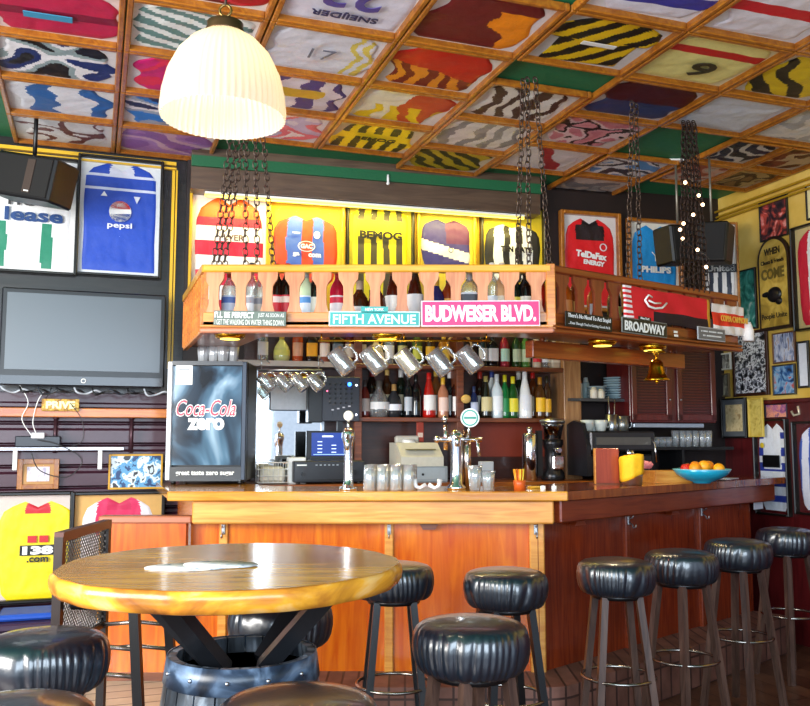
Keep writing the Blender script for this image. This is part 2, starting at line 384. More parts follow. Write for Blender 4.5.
# ------------------------------------------------------------ framed shirts
def prof_interp(prof, v):
    for (a, l0, r0), (b, l1, r1) in zip(prof, prof[1:]):
        if v <= b:
            t = (v-a)/(b-a) if b > a else 0
            return l0+(l1-l0)*t, r0+(r1-r0)*t
    return prof[-1][1:]
SHAPES = {
 'tee':   [(0, .36, .36), (.02, .37, .37), (.30, .36, .36), (.50, .37, .37), (.52, .47, .47), (.62, .50, .50), (.80, .46, .46), (.92, .30, .30), (1, .16, .16)],
 'folded': [(0, .34, .34), (.06, .42, .42), (.25, .47, .47), (.62, .49, .49), (.80, .475, .475), (.90, .42, .42), (.96, .30, .30), (1, .17, .17)],
 'plain': [(0, .47, .47), (.5, .48, .48), (.88, .47, .47), (.95, .38, .38), (1, .20, .20)],
 'crumple': [(0, .34, .36), (.10, .43, .42), (.35, .44, .46), (.60, .46, .44), (.80, .45, .42), (.93, .35, .33), (1, .16, .24)],
 'bundle': [(0, .20, .25), (.08, .40, .38), (.25, .47, .44), (.5, .42, .49), (.75, .49, .45), (.92, .42, .38), (1, .25, .3)],
 'sleeves': [(0, .40, .40), (.25, .49, .49), (.32, .5, .5), (.40, .44, .44), (.60, .40, .40), (.85, .36, .36), (1, .15, .15)],
}
def shirt(parent, w_, h_, shape, pat, cols, seed=0, rot=0., puff=.016, y0=0., pos=(0, 0), nx=52, ny=40, collar=None, name='shirt', rough=.5):
    prof = SHAPES[shape]; mats = [M(c, rough, 0, .1, 50) for c in cols]; mb = MB(); vs = []
    ii = [mb.mat(m) for m in mats]
    cm = mb.mat(M(collar, rough)) if collar else None
    cr, sr = math.cos(rot), math.sin(rot); uv = []
    for j in range(ny+1):
        v = j/ny; L, Rr = prof_interp(prof, v)
        for i in range(nx+1):
            u = -L+(L+Rr)*i/nx
            e = min(i, nx-i, j, ny-j); ed = min(1, e/2.0)
            q = Vector((u*5+seed*7.3, v*5, seed*3.1))
            nn = noise.noise(q)*.5+noise.noise(q*2.3)*.35
            fold = abs(noise.noise(Vector((u*3+v*2+seed, v*3-u*2, seed*1.7))))
            y = -(y0+puff*(.15+ed*(.6+nn+fold*.9)))
            y = min(y, -y0-.0008)
            if e == 0: y = -y0
            x = u*w_; z = (v-.5)*h_
            if v > .9: z -= (1-min(1, abs(u)/.16))*h_*.06*(v-.9)*10   # neckline dips
            wob = (.02 if shape not in ('crumple', 'bundle') else .16*min(1, abs(u)*2.2))*w_*noise.noise(Vector((u*1.5+seed*1.9, v*3.3, 1.3+seed)))
            x += wob
            a, b = x*cr-z*sr, x*sr+z*cr
            vs.append((pos[0]+a, y, pos[1]+b)); uv.append((u, v))
    fs = []; mi = []
    for j in range(ny):
        for i in range(nx):
            u0, v0 = uv[j*(nx+1)+i]; u1 = uv[j*(nx+1)+i+1][0]
            u = (u0+u1)/2; v = (j+.5)/ny
            wx = (.03 if shape not in ('crumple', 'bundle') else .13)*noise.noise(Vector((u*3+seed, v*4, 5.5)))
            k = pat(u+wx, v, seed)
            fs.append((j*(nx+1)+i, j*(nx+1)+i+1, (j+1)*(nx+1)+i+1, (j+1)*(nx+1)+i)); mi.append(ii[k % len(ii)])
            if cm is not None and v > .88 and abs(u) < .17: mi[-1] = cm
    me = bpy.data.meshes.new(name); me.from_pydata(vs, [], fs)
    for m in mb.mats: me.materials.append(m)
    me.polygons.foreach_set('material_index', mi); me.polygons.foreach_set('use_smooth', [True]*len(fs)); me.update()
    o = bpy.data.objects.new(name, me); C.objects.link(o); o.parent = parent; return o
solid = lambda u, v, s: 0
def vstr(n, ph=0.): return lambda u, v, s: int(math.floor((u+.5)*n+ph)) % 2
def hstr(n, ph=0.): return lambda u, v, s: int(math.floor(v*n+ph)) % 2
def diag(n, k=.6): return lambda u, v, s: int(math.floor((u+k*v+2)*n)) % 2
def band(a, b): return lambda u, v, s: 1 if a < v < b else 0
def patch(n=3.): return lambda u, v, s: int((noise.noise(Vector((u*n+s*3.7, v*n, s)))+.5)*3.99)
def sash(k=.8, w_=.12): return lambda u, v, s: 1 if abs(u+k*(v-.5)) < w_ else 0
def sleeves(pat0): return lambda u, v, s: 2 if abs(u) > .36 else pat0(u, v, s)
def quart(u, v, s): return (0 if u < 0 else 1) if v > .5 else (1 if u < 0 else 0)

def picture_frame(name, label, cat, Mx, w_, h_, fm, backing, b=.03, t=.035, group=None, pane=PANE, inner=None, panename='glass_pane'):
    """frame bars, backing board and glass; local x right, z up, viewer on the -y side, back at y=0"""
    o = thing(name, label, cat, Mx, group)
    mb = MB()
    for sx in (-1, 1): mb.box((sx*(w_/2-b/2), -t/2, 0), (b, t, h_), fm, None, .005)
    for sz in (-1, 1): mb.box((0, -t/2, sz*(h_/2-b/2)), (w_-2*b+.004, t, b), fm, None, .005)
    if inner:
        for sx in (-1, 1): mb.box((sx*(w_/2-b-.004), -t*.42, 0), (.008, t*.8, h_-2*b), inner)
        for sz in (-1, 1): mb.box((0, -t*.42, sz*(h_/2-b-.004)), (w_-2*b, t*.8, .008), inner)
    mb.build('frame', o)
    MB().box((0, -.004, 0), (w_-b*1.2, .008, h_-b*1.2), backing).build('backing', o)
    if pane: MB().box((0, -t*.86, 0), (w_-2*b+.002, .002, h_-2*b+.002), pane).build(panename, o)
    return o

# ceiling: grid of framed shirts, 0.6 x 0.53 m each, faces down
def ceil_mat(r, d, z=CEIL):
    p = rd(r, d); m = Matrix(((ER.x, 0, -ED.x, p.x), (ER.y, 0, -ED.y, p.y), (0, 1, 0, z+.035), (0, 0, 0, 1)))
    return m
RC = [-1.13, -.53, .07, .67, 1.27, 1.87, 2.47, 3.08, 3.67, 4.27]
DC = {1: 2.59, 2: 3.12, 3: 3.65, 4: 4.18, 5: 4.70, 6: 5.23, 7: 5.75}
def paler(c, k=.45):
    c = c.lstrip('#'); v = [int(c[i:i+2], 16) for i in (0, 2, 4)]; return '#%02x%02x%02x' % tuple(int(a+(245-a)*k) for a in v)
# (col, row | explicit r0,r1,d0,d1), shape, pattern, colours, backing, rot, text, label
CEILING = [
 ((1, 3), 'crumple', band(.35, .5), ['#b41a44', '#7c1030', '#8a1838'], '#c9a7a4', .1, None, 'crimson shirt with a small blue band framed in the left corner of the ceiling'),
 ((1, 4), 'crumple', patch(3), ['#141418', '#8fa3a6', '#e6e6ea', '#1b2f68'], '#b9bec4', .1, None, 'black, grey and navy shirt framed on the ceiling below the crimson one'),
 ((1, 5), 'crumple', vstr(4), ['#e3e6ee', '#2a64a8', '#dfe4ee'], '#d7dade', .05, None, 'white shirt with blue patches in a ceiling frame at the left edge'),
 ((1, 6), 'bundle', patch(3), ['#e0dede', '#6a3436', '#d8d4d2'], '#c8c6c4', .1, None, 'pale shirt with maroon patches in the ceiling frame nearest the television wall'),
 ((2, 2), 'bundle', patch(2.5), ['#b31220', '#d4283a', '#6e0c18', '#e0c8c0'], '#c9b9b0', 0, None, 'red shirts framed on the ceiling above the white pendant lamp'),
 ((2, 3), 'crumple', diag(6, 1.6), ['#dfe4e2', '#5f8480'], '#e2e0dc', .15, None, 'white shirt with grey-green stripes framed beside the pendant lamp'),
 ((2, 4), 'crumple', patch(2), ['#d01870', '#e02848', '#c01468'], '#dcd4d8', .1, None, 'magenta shirt in the ceiling frame just left of the pendant lamp'),
 ((2, 5), 'crumple', patch(2.4), ['#22284a', '#2878c8', '#9aa4b4', '#e0e0e4'], '#ccd0d8', 0, None, 'navy and bright blue shirt in the small ceiling frame left of the lamp rim'),
 ((2, 6), 'bundle', patch(2), ['#8e5aa0', '#a878b4', '#c8a0b8'], '#d8d0d4', 0, None, 'pale purple shirt in the ceiling frame touching the dark wall corner'),
 ((3, 2), 'plain', solid, ['#d6d4e2'], '#cfcdd6', 0, 'number', 'white shirt with a large purple number, hanging upside down in a ceiling frame'),
 ((3, 3), 'crumple', lambda u, v, s: 1 if (u > .22 and int(u*22) % 2) else 0, ['#d8d8e2', '#d8c45a'], '#d4d4dc', 0, '17', 'white shirt with a thin outlined 17 in a ceiling frame right of the lamp'),
 ((3, 4), 'crumple', lambda u, v, s: 1 if abs(v-.5) < .12 and abs(u) < .2 else (2 if int((u+.5)*6) % 2 else 0), ['#dcd8e4', '#d8b020', '#443a86'], '#d0ccd6', 0, None, 'white and violet striped shirt with a yellow patch on the ceiling'),
 ((3, 5), 'bundle', patch(3), ['#d4d0e4', '#b8b0d8', '#d86a7c', '#e4dce4'], '#cac8dc', 0, None, 'lilac and pink shirt in the ceiling frame above the green strip behind the lamp'),
 ((4, 2), 'crumple', lambda u, v, s: 1 if u > .12-.3*(v-.5) and v < .75 else 0, ['#6a1018', '#f08a10'], '#ccc0c0', .0, None, 'maroon shirt overlapped by an orange one in a ceiling frame'),
 ((4, 3), 'crumple', lambda u, v, s: 0 if v > .45-.4*u else (1 if int((u+.5)*10) % 2 else 2), ['#c81a10', '#e8901c', '#7c1414'], '#d4ccc0', 0, None, 'crumpled red shirt with orange stripes in a ceiling frame'),
 ((4, 4), 'crumple', lambda u, v, s: 1 if (v < .5 and int((u+.5)*8) % 2) else (2 if u > 0 else 0), ['#e4e0cc', '#e8c818', '#c83a20'], '#d4d0d0', 0, None, 'cream, yellow and red shirts folded together in a ceiling frame'),
 ((4, 5), 'sleeves', lambda u, v, s: 1 if (int((u+.5)*11) % 2 and not .4 < v < .62) else 0, ['#f0d818', '#3a3418'], '#a8a294', 0, 'bemog', 'small yellow and black shirt lettered BEMOG, framed on the ceiling'),
 ((5, 1), 'crumple', hstr(5), ['#e2e0ee', '#3b3a9c'], '#dcdae4', .3, None, 'white and blue hooped shirt cut off by the top edge of the picture'),
 ((5, 2), 'tee', diag(7, -.7), ['#e4bc10', '#17150f'], '#b8b4b0', .25, 'small', 'yellow and black diagonally striped shirt in a wide ceiling frame'),
 ((1.87, 2.47, 3.92, 4.44), 'crumple', lambda u, v, s: int((u+.5)*9) % 2, ['#e0dcd8', '#4a2c26'], '#c8c0bc', .1, None, 'white and brown striped shirt framed on the ceiling beside the green panel'),
 ((1.87, 2.47, 4.44, 4.97), 'crumple', lambda u, v, s: int((u+.5)*8) % 2, ['#d8d8de', '#8a8a92'], '#cac6cc', .1, None, 'white and grey striped shirt framed on the ceiling above the chains'),
 ((1.87, 2.47, 4.97, 5.45), 'crumple', diag(7, .8), ['#b8a418', '#3b3616'], '#a8a290', .1, None, 'olive yellow and black striped shirt in the ceiling frame next to the lintel'),
 ((6, 1), 'crumple', band(.4, .58), ['#e6e2ec', '#d01c2c'], '#dcdae4', .1, None, 'white shirt with a red chest band in the ceiling frame at the top right'),
 ((6, 2), 'folded', band(.62, .78), ['#e6dc8c', '#c81c1c'], '#e0d078', .0, '9', 'cream yellow shirt with a red stripe and black nine in a ceiling frame'),
 ((6, 3), 'crumple', lambda u, v, s: 1 if v < .45 else 0, ['#4c0c12', '#2c3c6c'], '#a8a0a8', .1, None, 'dark maroon and blue shirt in a ceiling frame beside the green beam'),
 ((2.47, 3.08, 4.18, 4.70), 'bundle', patch(4), ['#c87888', '#e0c4cc', '#1a1618', '#d08c98'], '#b4acb4', .1, None, 'pink and black shirt bundled in a ceiling frame'),
 ((2.47, 3.05, 4.70, 5.22), 'crumple', sash(.6, .1), ['#d4d0da', '#a02434'], '#c4c0cc', .1, None, 'pale shirt with a dark red sash framed behind the long chains'),
 ((7, 2), 'crumple', diag(5, .9), ['#dcc018', '#1c1c14'], '#b4b0a8', .1, None, 'yellow and black shirt in the ceiling frame cut by the right edge'),
 ((7, 3), 'crumple', solid, ['#ccd4e4'], '#c0c8d8', 0, 'tiny', 'pale blue-white shirt in a ceiling frame right of the green beam'),
 ((7, 1), 'crumple', sash(.5, .1), ['#e4e4ec', '#c83040'], '#d8d8e0', .1, None, 'white shirt in the topmost ceiling frame at the right corner'),
 ((8, 3), 'crumple', patch(3), ['#c8ccd4', '#a8acb8', '#d8d8dc'], '#b8bcc8', .1, None, 'grey-white shirt in the ceiling frame beside the yellow wall'),
 ((3.67, 4.10, 4.20, 4.66), 'bundle', patch(2.5), ['#1c2444', '#141c34', '#c8c8c8'], '#a8a090', .1, None, 'navy shirt in a small ceiling frame above the right speaker'),
 ((4.10, 4.52, 4.20, 4.66), 'bundle', patch(2.5), ['#5c2c24', '#7c3c2c', '#c0a888'], '#a89884', .1, None, 'brown shirt in a small ceiling frame against the yellow wall'),
 ((3.67, 4.10, 4.66, 5.12), 'bundle', patch(3), ['#a8583c', '#d4a890', '#c8b8a8'], '#b8a898', .1, None, 'rust and beige shirt in the ceiling frame above the yellow rails'),
 ((4.10, 4.52, 4.66, 5.12), 'bundle', patch(3), ['#8a6a44', '#4c3424', '#b8a070'], '#a08c60', .1, None, 'tan shirt in the last ceiling frame along the yellow wall'),
 ((3.08, 3.64, 4.72, 5.17), 'crumple', patch(2.6), ['#5c94d0', '#e0e4ec', '#2c2c3c', '#d8dce4'], '#c8ccd4', .1, None, 'sky blue and white shirt framed low behind the green beam'),
 ((3.08, 3.64, 5.17, 5.62), 'crumple', patch(3), ['#a8a4a8', '#c8b8b0', '#8a8488'], '#b0a8a4', .1, None, 'grey shirt in the farthest ceiling frame near the kitchen'),
]
for k, (cell, shp, pat, cols, back, rot, tx, label) in enumerate(CEILING):
    if len(cell) == 2:
        c0 = cell[0]; r0, r1 = RC[c0], RC[c0+1]; d0, d1 = DC[cell[1]], DC[cell[1]+1]
    else: r0, r1, d0, d1 = cell
    w_, h_ = r1-r0-.006, d1-d0-.006
    fo = picture_frame('framed_shirt', label, 'framed shirt', ceil_mat((r0+r1)/2, (d0+d1)/2), w_, h_, FRAMEW, M(paler(back), .6), .026, .036, 'framed shirts on the ceiling', FILM)
    shirt(fo, (w_-.055)*1.02, (h_-.055)*.97, shp, pat, cols, k+1, rot*.25, .0055, .009)
    if tx == 'number':
        text('23', .26, .2, M('#54468e', .5), fo, (.0, -.0262, .04), .003, rot=PI); text('SNEIJDER', .3, .06, M('#2c2a50', .5), fo, (0, -.0262, -.12), .003, rot=PI)
    if tx == '17': text('17', .12, .1, M('#70707c', .5), fo, (0, -.0262, 0), .003, bold=-.01)
    if tx == 'bemog': text('BEMOG', .26, .05, M('#20200e', .5), fo, (0, -.0262, .005), .003)
    if tx == '9': text('9', .14, .15, M('#3a3420', .5), fo, (.02, -.0262, -.06), .003)
    if tx == 'small': MB().box((0, -.0255, 0), (.18, .003, .03), WHITE).build('chest_patch', fo)
    if (cell == (1, 3)): MB().box((-.02, -.0255, -.04), (.2, .004, .05), M('#3c8cb0', .5)).build('chest_patch', fo)

# ------------------------------------------------------------ framed shirts on the walls
def wall_frame(wall, px, label, shp, pat, cols, back, fm, b=.025, off=-.006, seed=1, sw=.94, sh=.94, puff=.007, t=.05, collar=None, group='framed shirts on the walls', inner=None, rot=0, ztop=None, zbot=None, sp=(0, 0), shape_h=None, name='framed_shirt'):
    u, z, w_, h_ = wall.rect(*px, off)
    fo = picture_frame(name, label, 'framed shirt', wall.mat(u, z, off), w_, h_, fm, M(back, .6), b, t, group, PANE, inner)
    iw, ih = w_-2*b, h_-2*b
    s = shirt(fo, iw*sw, ih*sh if shape_h is None else shape_h, shp, pat, cols, seed, rot, puff, .009, sp, collar=collar)
    return fo, iw, ih
BF = M('#17130f', .35); YF = M('#d8a81c', .35, 0, 0, 40, .3)
# television wall
fo, iw, ih = wall_frame(TVW, (-30, 156, 76.5, 274), 'white and green football shirt lettered lease, framed behind the tilted dark speaker', 'plain', lambda u, v, s: 1 if (v < .43 and (-.30 < u < -.18 or .18 < u < .30)) else 0, ['#eceef0', '#128060'], '#e2e2e0', BF, .018, seed=50, puff=.005)
text('lease', iw*.56, .085, M('#17407a', .5), fo, (.06, -.031, -.005), .003, bold=.03); text('nota', iw*.5, .05, M('#3c3c40', .5), fo, (.06, -.031, .075), .003, bold=0)
MB().ring((.20, -.029, .24), .04, .006, M('#2a8a68', .5), 24, 6, ax='Y').build('badge', fo)
fo, iw, ih = wall_frame(TVW, (78.5, 159, 160.5, 278), 'royal blue football shirt with a round tricolour emblem, beside the green-striped one', 'plain', lambda u, v, s: 1 if v > .72 and int(v*40) % 5 == 0 else 0, ['#1c48b8', '#d8def0'], '#d8dcdf', BF, .018, seed=51, puff=.005, collar='#d8dcec')
mb = MB(); q = .068
def half(a0, a1, rr, cx, cz): return [(cx+rr*math.cos(a0+(a1-a0)*i/16), cz+rr*math.sin(a0+(a1-a0)*i/16)) for i in range(17)]
mb.prism(half(0, 2*PI, q, 0, 0), -.029, -.021, WHITE, plane='XZ'); mb.prism(half(.25, PI-.1, q*.95, 0, .004), -.027, -.029, M('#d8202c', .4), plane='XZ'); mb.prism(half(PI+.25, 2*PI-.1, q*.95, 0, -.004), -.027, -.029, M('#1c4cb0', .4), plane='XZ')
mb.build('round_emblem', fo, Matrix.Translation((0, 0, .035)))
text('pepsi', .15, .045, M('#eef2ff', .5), fo, (0, -.031, -.06), .003, bold=.02)
MB().prism([(-.02, 0), (0, .03), (.02, 0)], -.029, -.02, WHITE, plane='XZ').build('chest_mark', fo, Matrix.Translation((-.1, 0, .13)))
MB().prism([(-.02, .02), (0, -.025), (.02, .02)], -.029, -.02, M('#e0e4f0'), plane='XZ').build('crest', fo, Matrix.Translation((.1, 0, .12)))
fo, iw, ih = wall_frame(TVW, (-50, 492, 70, 603), 'yellow football shirt with red collar and number 138 low on the left wall', 'folded', solid, ['#f2da10'], '#cfc0b8', BF, .02, seed=52, collar='#c41c2c', puff=.006, sp=(.14, -.02), sw=.68)
text('138', .17, .05, M('#f4f4f4', .5), fo, (.15, -.031, -.02), .004, bold=.06)
MB().box((.15, -.028, -.02), (.20, .004, .06), BLACK).build('number_patch', fo)
text('.com', .12, .03, BLACK, fo, (.15, -.031, -.075), .003, bold=.03)
MB().box((.115, -.025, .045), (.05, .006, .04), M('#c82028')).box((.18, -.025, .045), (.05, .006, .04), M('#c82028')).build('chest_patch', fo)
fo, iw, ih = wall_frame(TVW, (72, 491, 162, 603), 'pink and white football shirt framed low behind the mesh-backed chair', 'folded', lambda u, v, s: 1 if abs(u) < .3 and v > .62 or abs(u) < .08 else 0, ['#ece4e8', '#d8245c'], '#d8a860', BF, .02, seed=53, collar='#c81c50', puff=.006, sw=.86)
# wall behind the bar
g = 'framed shirts above the balcony'
fo, iw, ih = wall_frame(BKW, (190, 192, 267, 322), 'red and white hooped shirt framed at the left end above the gallery', 'folded', lambda u, v, s: 0 if v > .82 else (1 if int(v*8) % 2 else 2), ['#e05a10', '#f2ece8', '#d81c38'], '#e8d8c8', YF, .018, seed=60, group=g)
text('LVER', .13, .04, M('#5c3c40'), fo, (.03, -.034, .12), .003)
fo, iw, ih = wall_frame(BKW, (268, 195, 343, 318), 'red and blue striped shirt with an oval chest logo in a yellow frame', 'folded', lambda u, v, s: 1 if (-.30 < u < -.08 or .10 < u < .28) else 0, ['#d8481c', '#4a68b8'], '#e8b820', YF, .022, seed=61, group=g, shape_h=.46, sp=(0, .04))
text('GAC', .08, .032, WHITE, fo, (0, -.034, .06), .003, bold=.05); text('ga', .045, .03, WHITE, fo, (-.07, -.034, .0), .003, bold=.05); text('com', .085, .026, WHITE, fo, (.055, -.034, .0), .003, bold=.05)
Tt = Matrix.Translation((0, -.031, .06)) @ Matrix.Diagonal((1, 1, .62, 1)); MB().ring((0, 0, 0), .055, .004, WHITE, 24, 6, Tt, 'Y').build('oval_logo', fo)
MB().box((-.07, -.031, .15), (.05, .003, .008), WHITE).build('chest_mark', fo); MB().sphere((.07, -.031, .14), .022, WHITE, 10, 6, (1, .2, 1.2)).build('crest', fo)
fo, iw, ih = wall_frame(BKW, (346, 199, 413, 322), 'yellow and black striped shirt lettered BEMOG, framed on the wall above the balcony', 'plain', lambda u, v, s: 1 if int((u+.5)*9) % 2 and not (.70 < v < .86) else 0, ['#f0d810', '#4a4020'], '#d8c020', BF, .016, seed=62, group=g)
text('BEMOG', .30, .058, M('#1c1808'), fo, (0, -.034, .165), .003, bold=.05)
fo, iw, ih = wall_frame(BKW, (416, 203, 475, 322), 'purple shirt with a white chest band in a yellow frame above the balcony', 'folded', lambda u, v, s: 1 if .30 < v+.25*u < .50 else (2 if u > 0 and v > .55 else 0), ['#3c3474', '#e8e0d8', '#5c2c54'], '#e8c838', YF, .02, seed=63, group=g, shape_h=.38, sp=(0, .11))
MB().ring((.03, -.031, .08), .016, .003, M('#2c2c60'), 16, 5, ax='Y').build('badge', fo)
fo, iw, ih = wall_frame(BKW, (479, 207, 545, 326), 'white shirt with black sleeves lettered TEN CATE, at the right end of the yellow wall', 'folded', lambda u, v, s: 1 if abs(u) > .33 or .06 < abs(u) < .16 else 0, ['#ecebe4', '#2c2820'], '#d8b818', BF, .018, seed=64, group=g, shape_h=.42, sp=(0, .09))
text('TEN CATE', .24, .042, M('#1a1416'), fo, (.02, -.034, .115), .003, bold=.05)
fo, iw, ih = wall_frame(BKW, (558, 213, 620.5, 312), 'red and black shirt in an oak frame on the dark wall above the wing', 'folded', lambda u, v, s: 1 if .74 < v < .92 and abs(u) < .30-.25*(.92-v)*0 else 0, ['#dc1820', '#241418'], '#d4ccc8', FRAMEW, .028, seed=65, group=g, collar='#1c1418')
text('TelDaFax', .25, .05, WHITE, fo, (0, -.034, .045), .003, bold=.05, rot=-.1); text('ENERGY', .17, .036, WHITE, fo, (.02, -.034, -.012), .003, bold=.05, rot=-.1)
MB().ring((.10, -.031, .11), .026, .005, M('#e8d8d8'), 16, 5, ax='Y').build('crest', fo)
fo, iw, ih = wall_frame(BKW, (625, 220.5, 682, 312), 'sky blue shirt lettered PHILIPS in an oak frame left of the hanging speakers', 'folded', solid, ['#1c94dc'], '#dcd8cc', FRAMEW, .026, seed=66, group=g)
text('PHILIPS', .25, .05, WHITE, fo, (0, -.034, -.035), .003, bold=.05)
MB().tube([(-.03, -.031, .1), (0, -.031, .07), (.03, -.031, .1)], .004, WHITE, 6).tube([(0, -.031, .07), (0, -.031, .03)], .004, WHITE, 6).build('chest_mark', fo)
# corner frame, hung across the corner
crn = Wall((2.37, 6.22), R(-8))
fo, iw, ih = wall_frame(crn, (700, 224, 739.5, 312), 'black and white striped shirt lettered United, in a narrow oak frame', 'folded', lambda u, v, s: 1 if int((u+.5)*7) % 2 else 0, ['#e0dcd8', '#1a2034'], '#d0c8b8', FRAMEW, .014, seed=67, group=g)
text('United', .2, .045, WHITE, fo, (0, -.03, -.01), .003, bold=.04)
MB().box((0, -.031, -.01), (.22, .004, .06), M('#16161c')).build('name_patch', fo)
# right wall shirts
g = 'framed shirts on the right wall'
fo, iw, ih = wall_frame(RTW, (793.7, 222, 845, 329), 'red and white shirt in a dark frame right of the arched sign', 'folded', lambda u, v, s: 1 if abs(u) < .2 else 0, ['#c81c34', '#e8e4e0'], '#c8b078', BF, .014, seed=68, group=g, puff=.006)
fo, iw, ih = wall_frame(RTW, (756.5, 419, 794, 515), 'blue and white hooped shirt in a tall black frame low on the maroon wall', 'folded', lambda u, v, s: 1 if (int(v*11) % 2 and (v < .48 or abs(u) > .3)) else 0, ['#e4e6ee', '#2c3c98'], '#c0a8a0', BF, .014, seed=69, group=g, puff=.006)
MB().box((0, -.031, .04), (.16, .004, .085), BLACK).build('chest_patch', fo)
MB().sphere((-.08, -.033, .15), .02, M('#d8b828'), 12, 6, (1, .2, 1)).build('yellow_badge', fo)
fo, iw, ih = wall_frame(RTW, (795.5, 421, 850, 516), 'white shirt with blue side stripes in a black frame cut by the right edge', 'folded', lambda u, v, s: 1 if int((u+.5)*12) % 3 == 0 else 0, ['#dcdcec', '#3c58b0'], '#c8a468', BF, .014, seed=70, group=g, puff=.006)
# ------------------------------------------------------------ bar counter
S2 = math.sqrt(.5)
WA = R(43)
wd = Vector((math.cos(WA), math.sin(WA), 0)); wn = Vector((math.sin(WA), -math.cos(WA), 0))   # along the wing, out of its face
BARZ = 1.115
K = Vector((.785, 4.30, 0))       # front corner of the slab
def off_poly(pts, d): return pts
L0 = Vector((-1.15, 4.30, 0)); L1 = L0+ED*1.0; WE = K+wd*2.47
bar = thing('bar_counter', 'orange varnished wooden bar counter with an angled right wing', 'bar counter', loc=(0, 0, 0))
def inner_pt(d):     # mitre point behind the corner
    a = PI-WA; b = Vector((-math.tan(WA/2)*d, d, 0)); return K+b
MB().prism([(p.x, p.y) for p in (L0, K, inner_pt(.52), Vector((-.72, 4.82, 0)), Vector((-.98, 5.2, 0)), L1)], BARZ-.042, BARZ, TOPWOOD).build('counter_top', bar)
WTOP_SHADED = wood('wing_top_shaded_wood', '#7a3410', '#a8561c', .14, (8, 8, 1), .7)  # same wood as the bar top; the wing's shade is put into its colour
MB().prism([(p.x, p.y) for p in (K, WE, WE-wn*.52, inner_pt(.52))], BARZ-.042, BARZ, WTOP_SHADED).build('wing_top', bar)
# bright nosing along the front edge
mb = MB(); mb.box(((L0.x+K.x)/2, 4.295, BARZ-.021), (K.x-L0.x+.02, .018, .046), TOPWOOD, None, .005)
mb.build('edge_trim', bar)
# apron beam, panels, posts (front)
mb = MB(); x0, x1 = -1.05, .735
mb.box(((x0+x1)/2, 4.37, 1.013), (x1-x0, .06, .115), BARTRIM, None, .008)
mb.build('apron', bar)
def front_panel(xa, xb): MB().box(((xa+xb)/2, 4.47, .597), (xb-xa, .03, .755), BAR).build('panel', bar)
front_panel(-1.08, -.93); front_panel(-.895, -.10); front_panel(-.06, .625)
for xa in (-.912, -.08): MB().box((xa, 4.458, .597), (.045, .04, .755), BARTRIM, None, .005).build('batten', bar)
MB().box((.662, 4.46, .597), (.075, .06, .755), BARTRIM, None, .006).build('corner_post', bar)
# wing: apron, panels, battens in the wing's own frame
WT = Matrix.Translation(K) @ Matrix.Rotation(WA, 4, 'Z')
WBAR_SHADED = wood('wing_panel_shaded_wood', '#70220e', '#9c3c18', .22, (14, 14, 1), .6); WTRIM_SHADED = wood('wing_trim_shaded_wood', '#7a2a14', '#9c4420', .3, (1, 14, 14), .4)  # bar panel and trim wood, coloured darker for the shade on the wing
MB().box((1.24, .09, 1.013), (2.40, .06, .115), WTRIM_SHADED, None, .008).build('apron', bar, WT)
for xa, xb in ((.0, .76), (.79, 1.58), (1.61, 2.30)): MB().box(((xa+xb)/2, .19, .597), (xb-xa, .03, .755), WBAR_SHADED).build('panel', bar, WT)
for xa in (.775, 1.595): MB().box((xa, .175, .597), (.04, .045, .755), WTRIM_SHADED, None, .005).build('batten', bar, WT)
for xa in (.30, 1.25): MB().prism([(-.05, 0), (.05, 0), (.02, .04), (-.02, .04)], -.02, .02, WTRIM_SHADED, None, 'XZ').build('bracket', bar, WT @ Matrix.Translation((xa, .15, .925)))
MB().prism([(-.05, 0), (.05, 0), (.03, -.035), (-.03, -.035)], -.02, .02, SHELFW, None, 'XZ').build('bracket', bar, Matrix.Translation((.12-.0, 4.44, .955)))
# left return side, closing towards the wall
LT = Matrix.Translation((-1.06, 4.47, 0)) @ Matrix.Rotation(AL+PI/2, 4, 'Z')
MB().box((.42, 0, .66), (.84, .03, .83), BAR).build('side_panel', bar, LT)
# coat hooks
def hook(Mx, label):
    o = MB(); o.box((0, -.004, .02), (.018, .008, .05), STEEL, None, .002)
    o.tube([(0, -.008, .01), (0, -.03, -.005), (0, -.035, -.02), (0, -.05, -.015), (0, -.052, .0)], .0035, STEEL, 6)
    o.tube([(0, -.008, .03), (0, -.03, .035), (0, -.035, .048)], .003, STEEL, 6)
    tag(o.build('coat_hook', None, Mx), label, 'hook', 'coat hooks under the bar top')
hook(Matrix.Translation((-.08, 4.437, .90)), 'steel coat hook on the batten behind the round table')
hook(Matrix.Translation((-.912, 4.437, .90)), 'steel coat hook at the far left of the bar front')
hook(Matrix.Translation((.655, 4.43, .90)), 'steel coat hook on the corner post of the bar')
hook(WT @ Matrix.Translation((.775, .152, .90)), 'steel coat hook on the first batten of the dark wing')
hook(WT @ Matrix.Translation((1.595, .152, .90)), 'steel coat hook near the far end of the wing')
# brick kerb
kerbm = brick('kerb_brick', '#7a5044', '#96685a', '#4a302a', .075, .17, .006, .6, .0, 0, 'XZ', .05, .7)
ko = .20
kp = [(-1.02, 4.17), (.62, 4.17)]
for i in range(6):
    a = -PI/2+WA*i/5; kp.append((.66+.2*math.cos(a), 4.37+.2*math.sin(a)))
e = K+wd*2.3+wn*.07; e2 = K+wd*2.3-wn*.28
kp += [(e.x, e.y), (e2.x, e2.y), (.58, 4.60), (-1.02, 4.60)]
mb = MB(); mb.prism(kp, 0, .225, kerbm)
o = mb.build('brick_kerb'); tag(o, 'low brick kerb running along the foot of the bar', 'kerb')
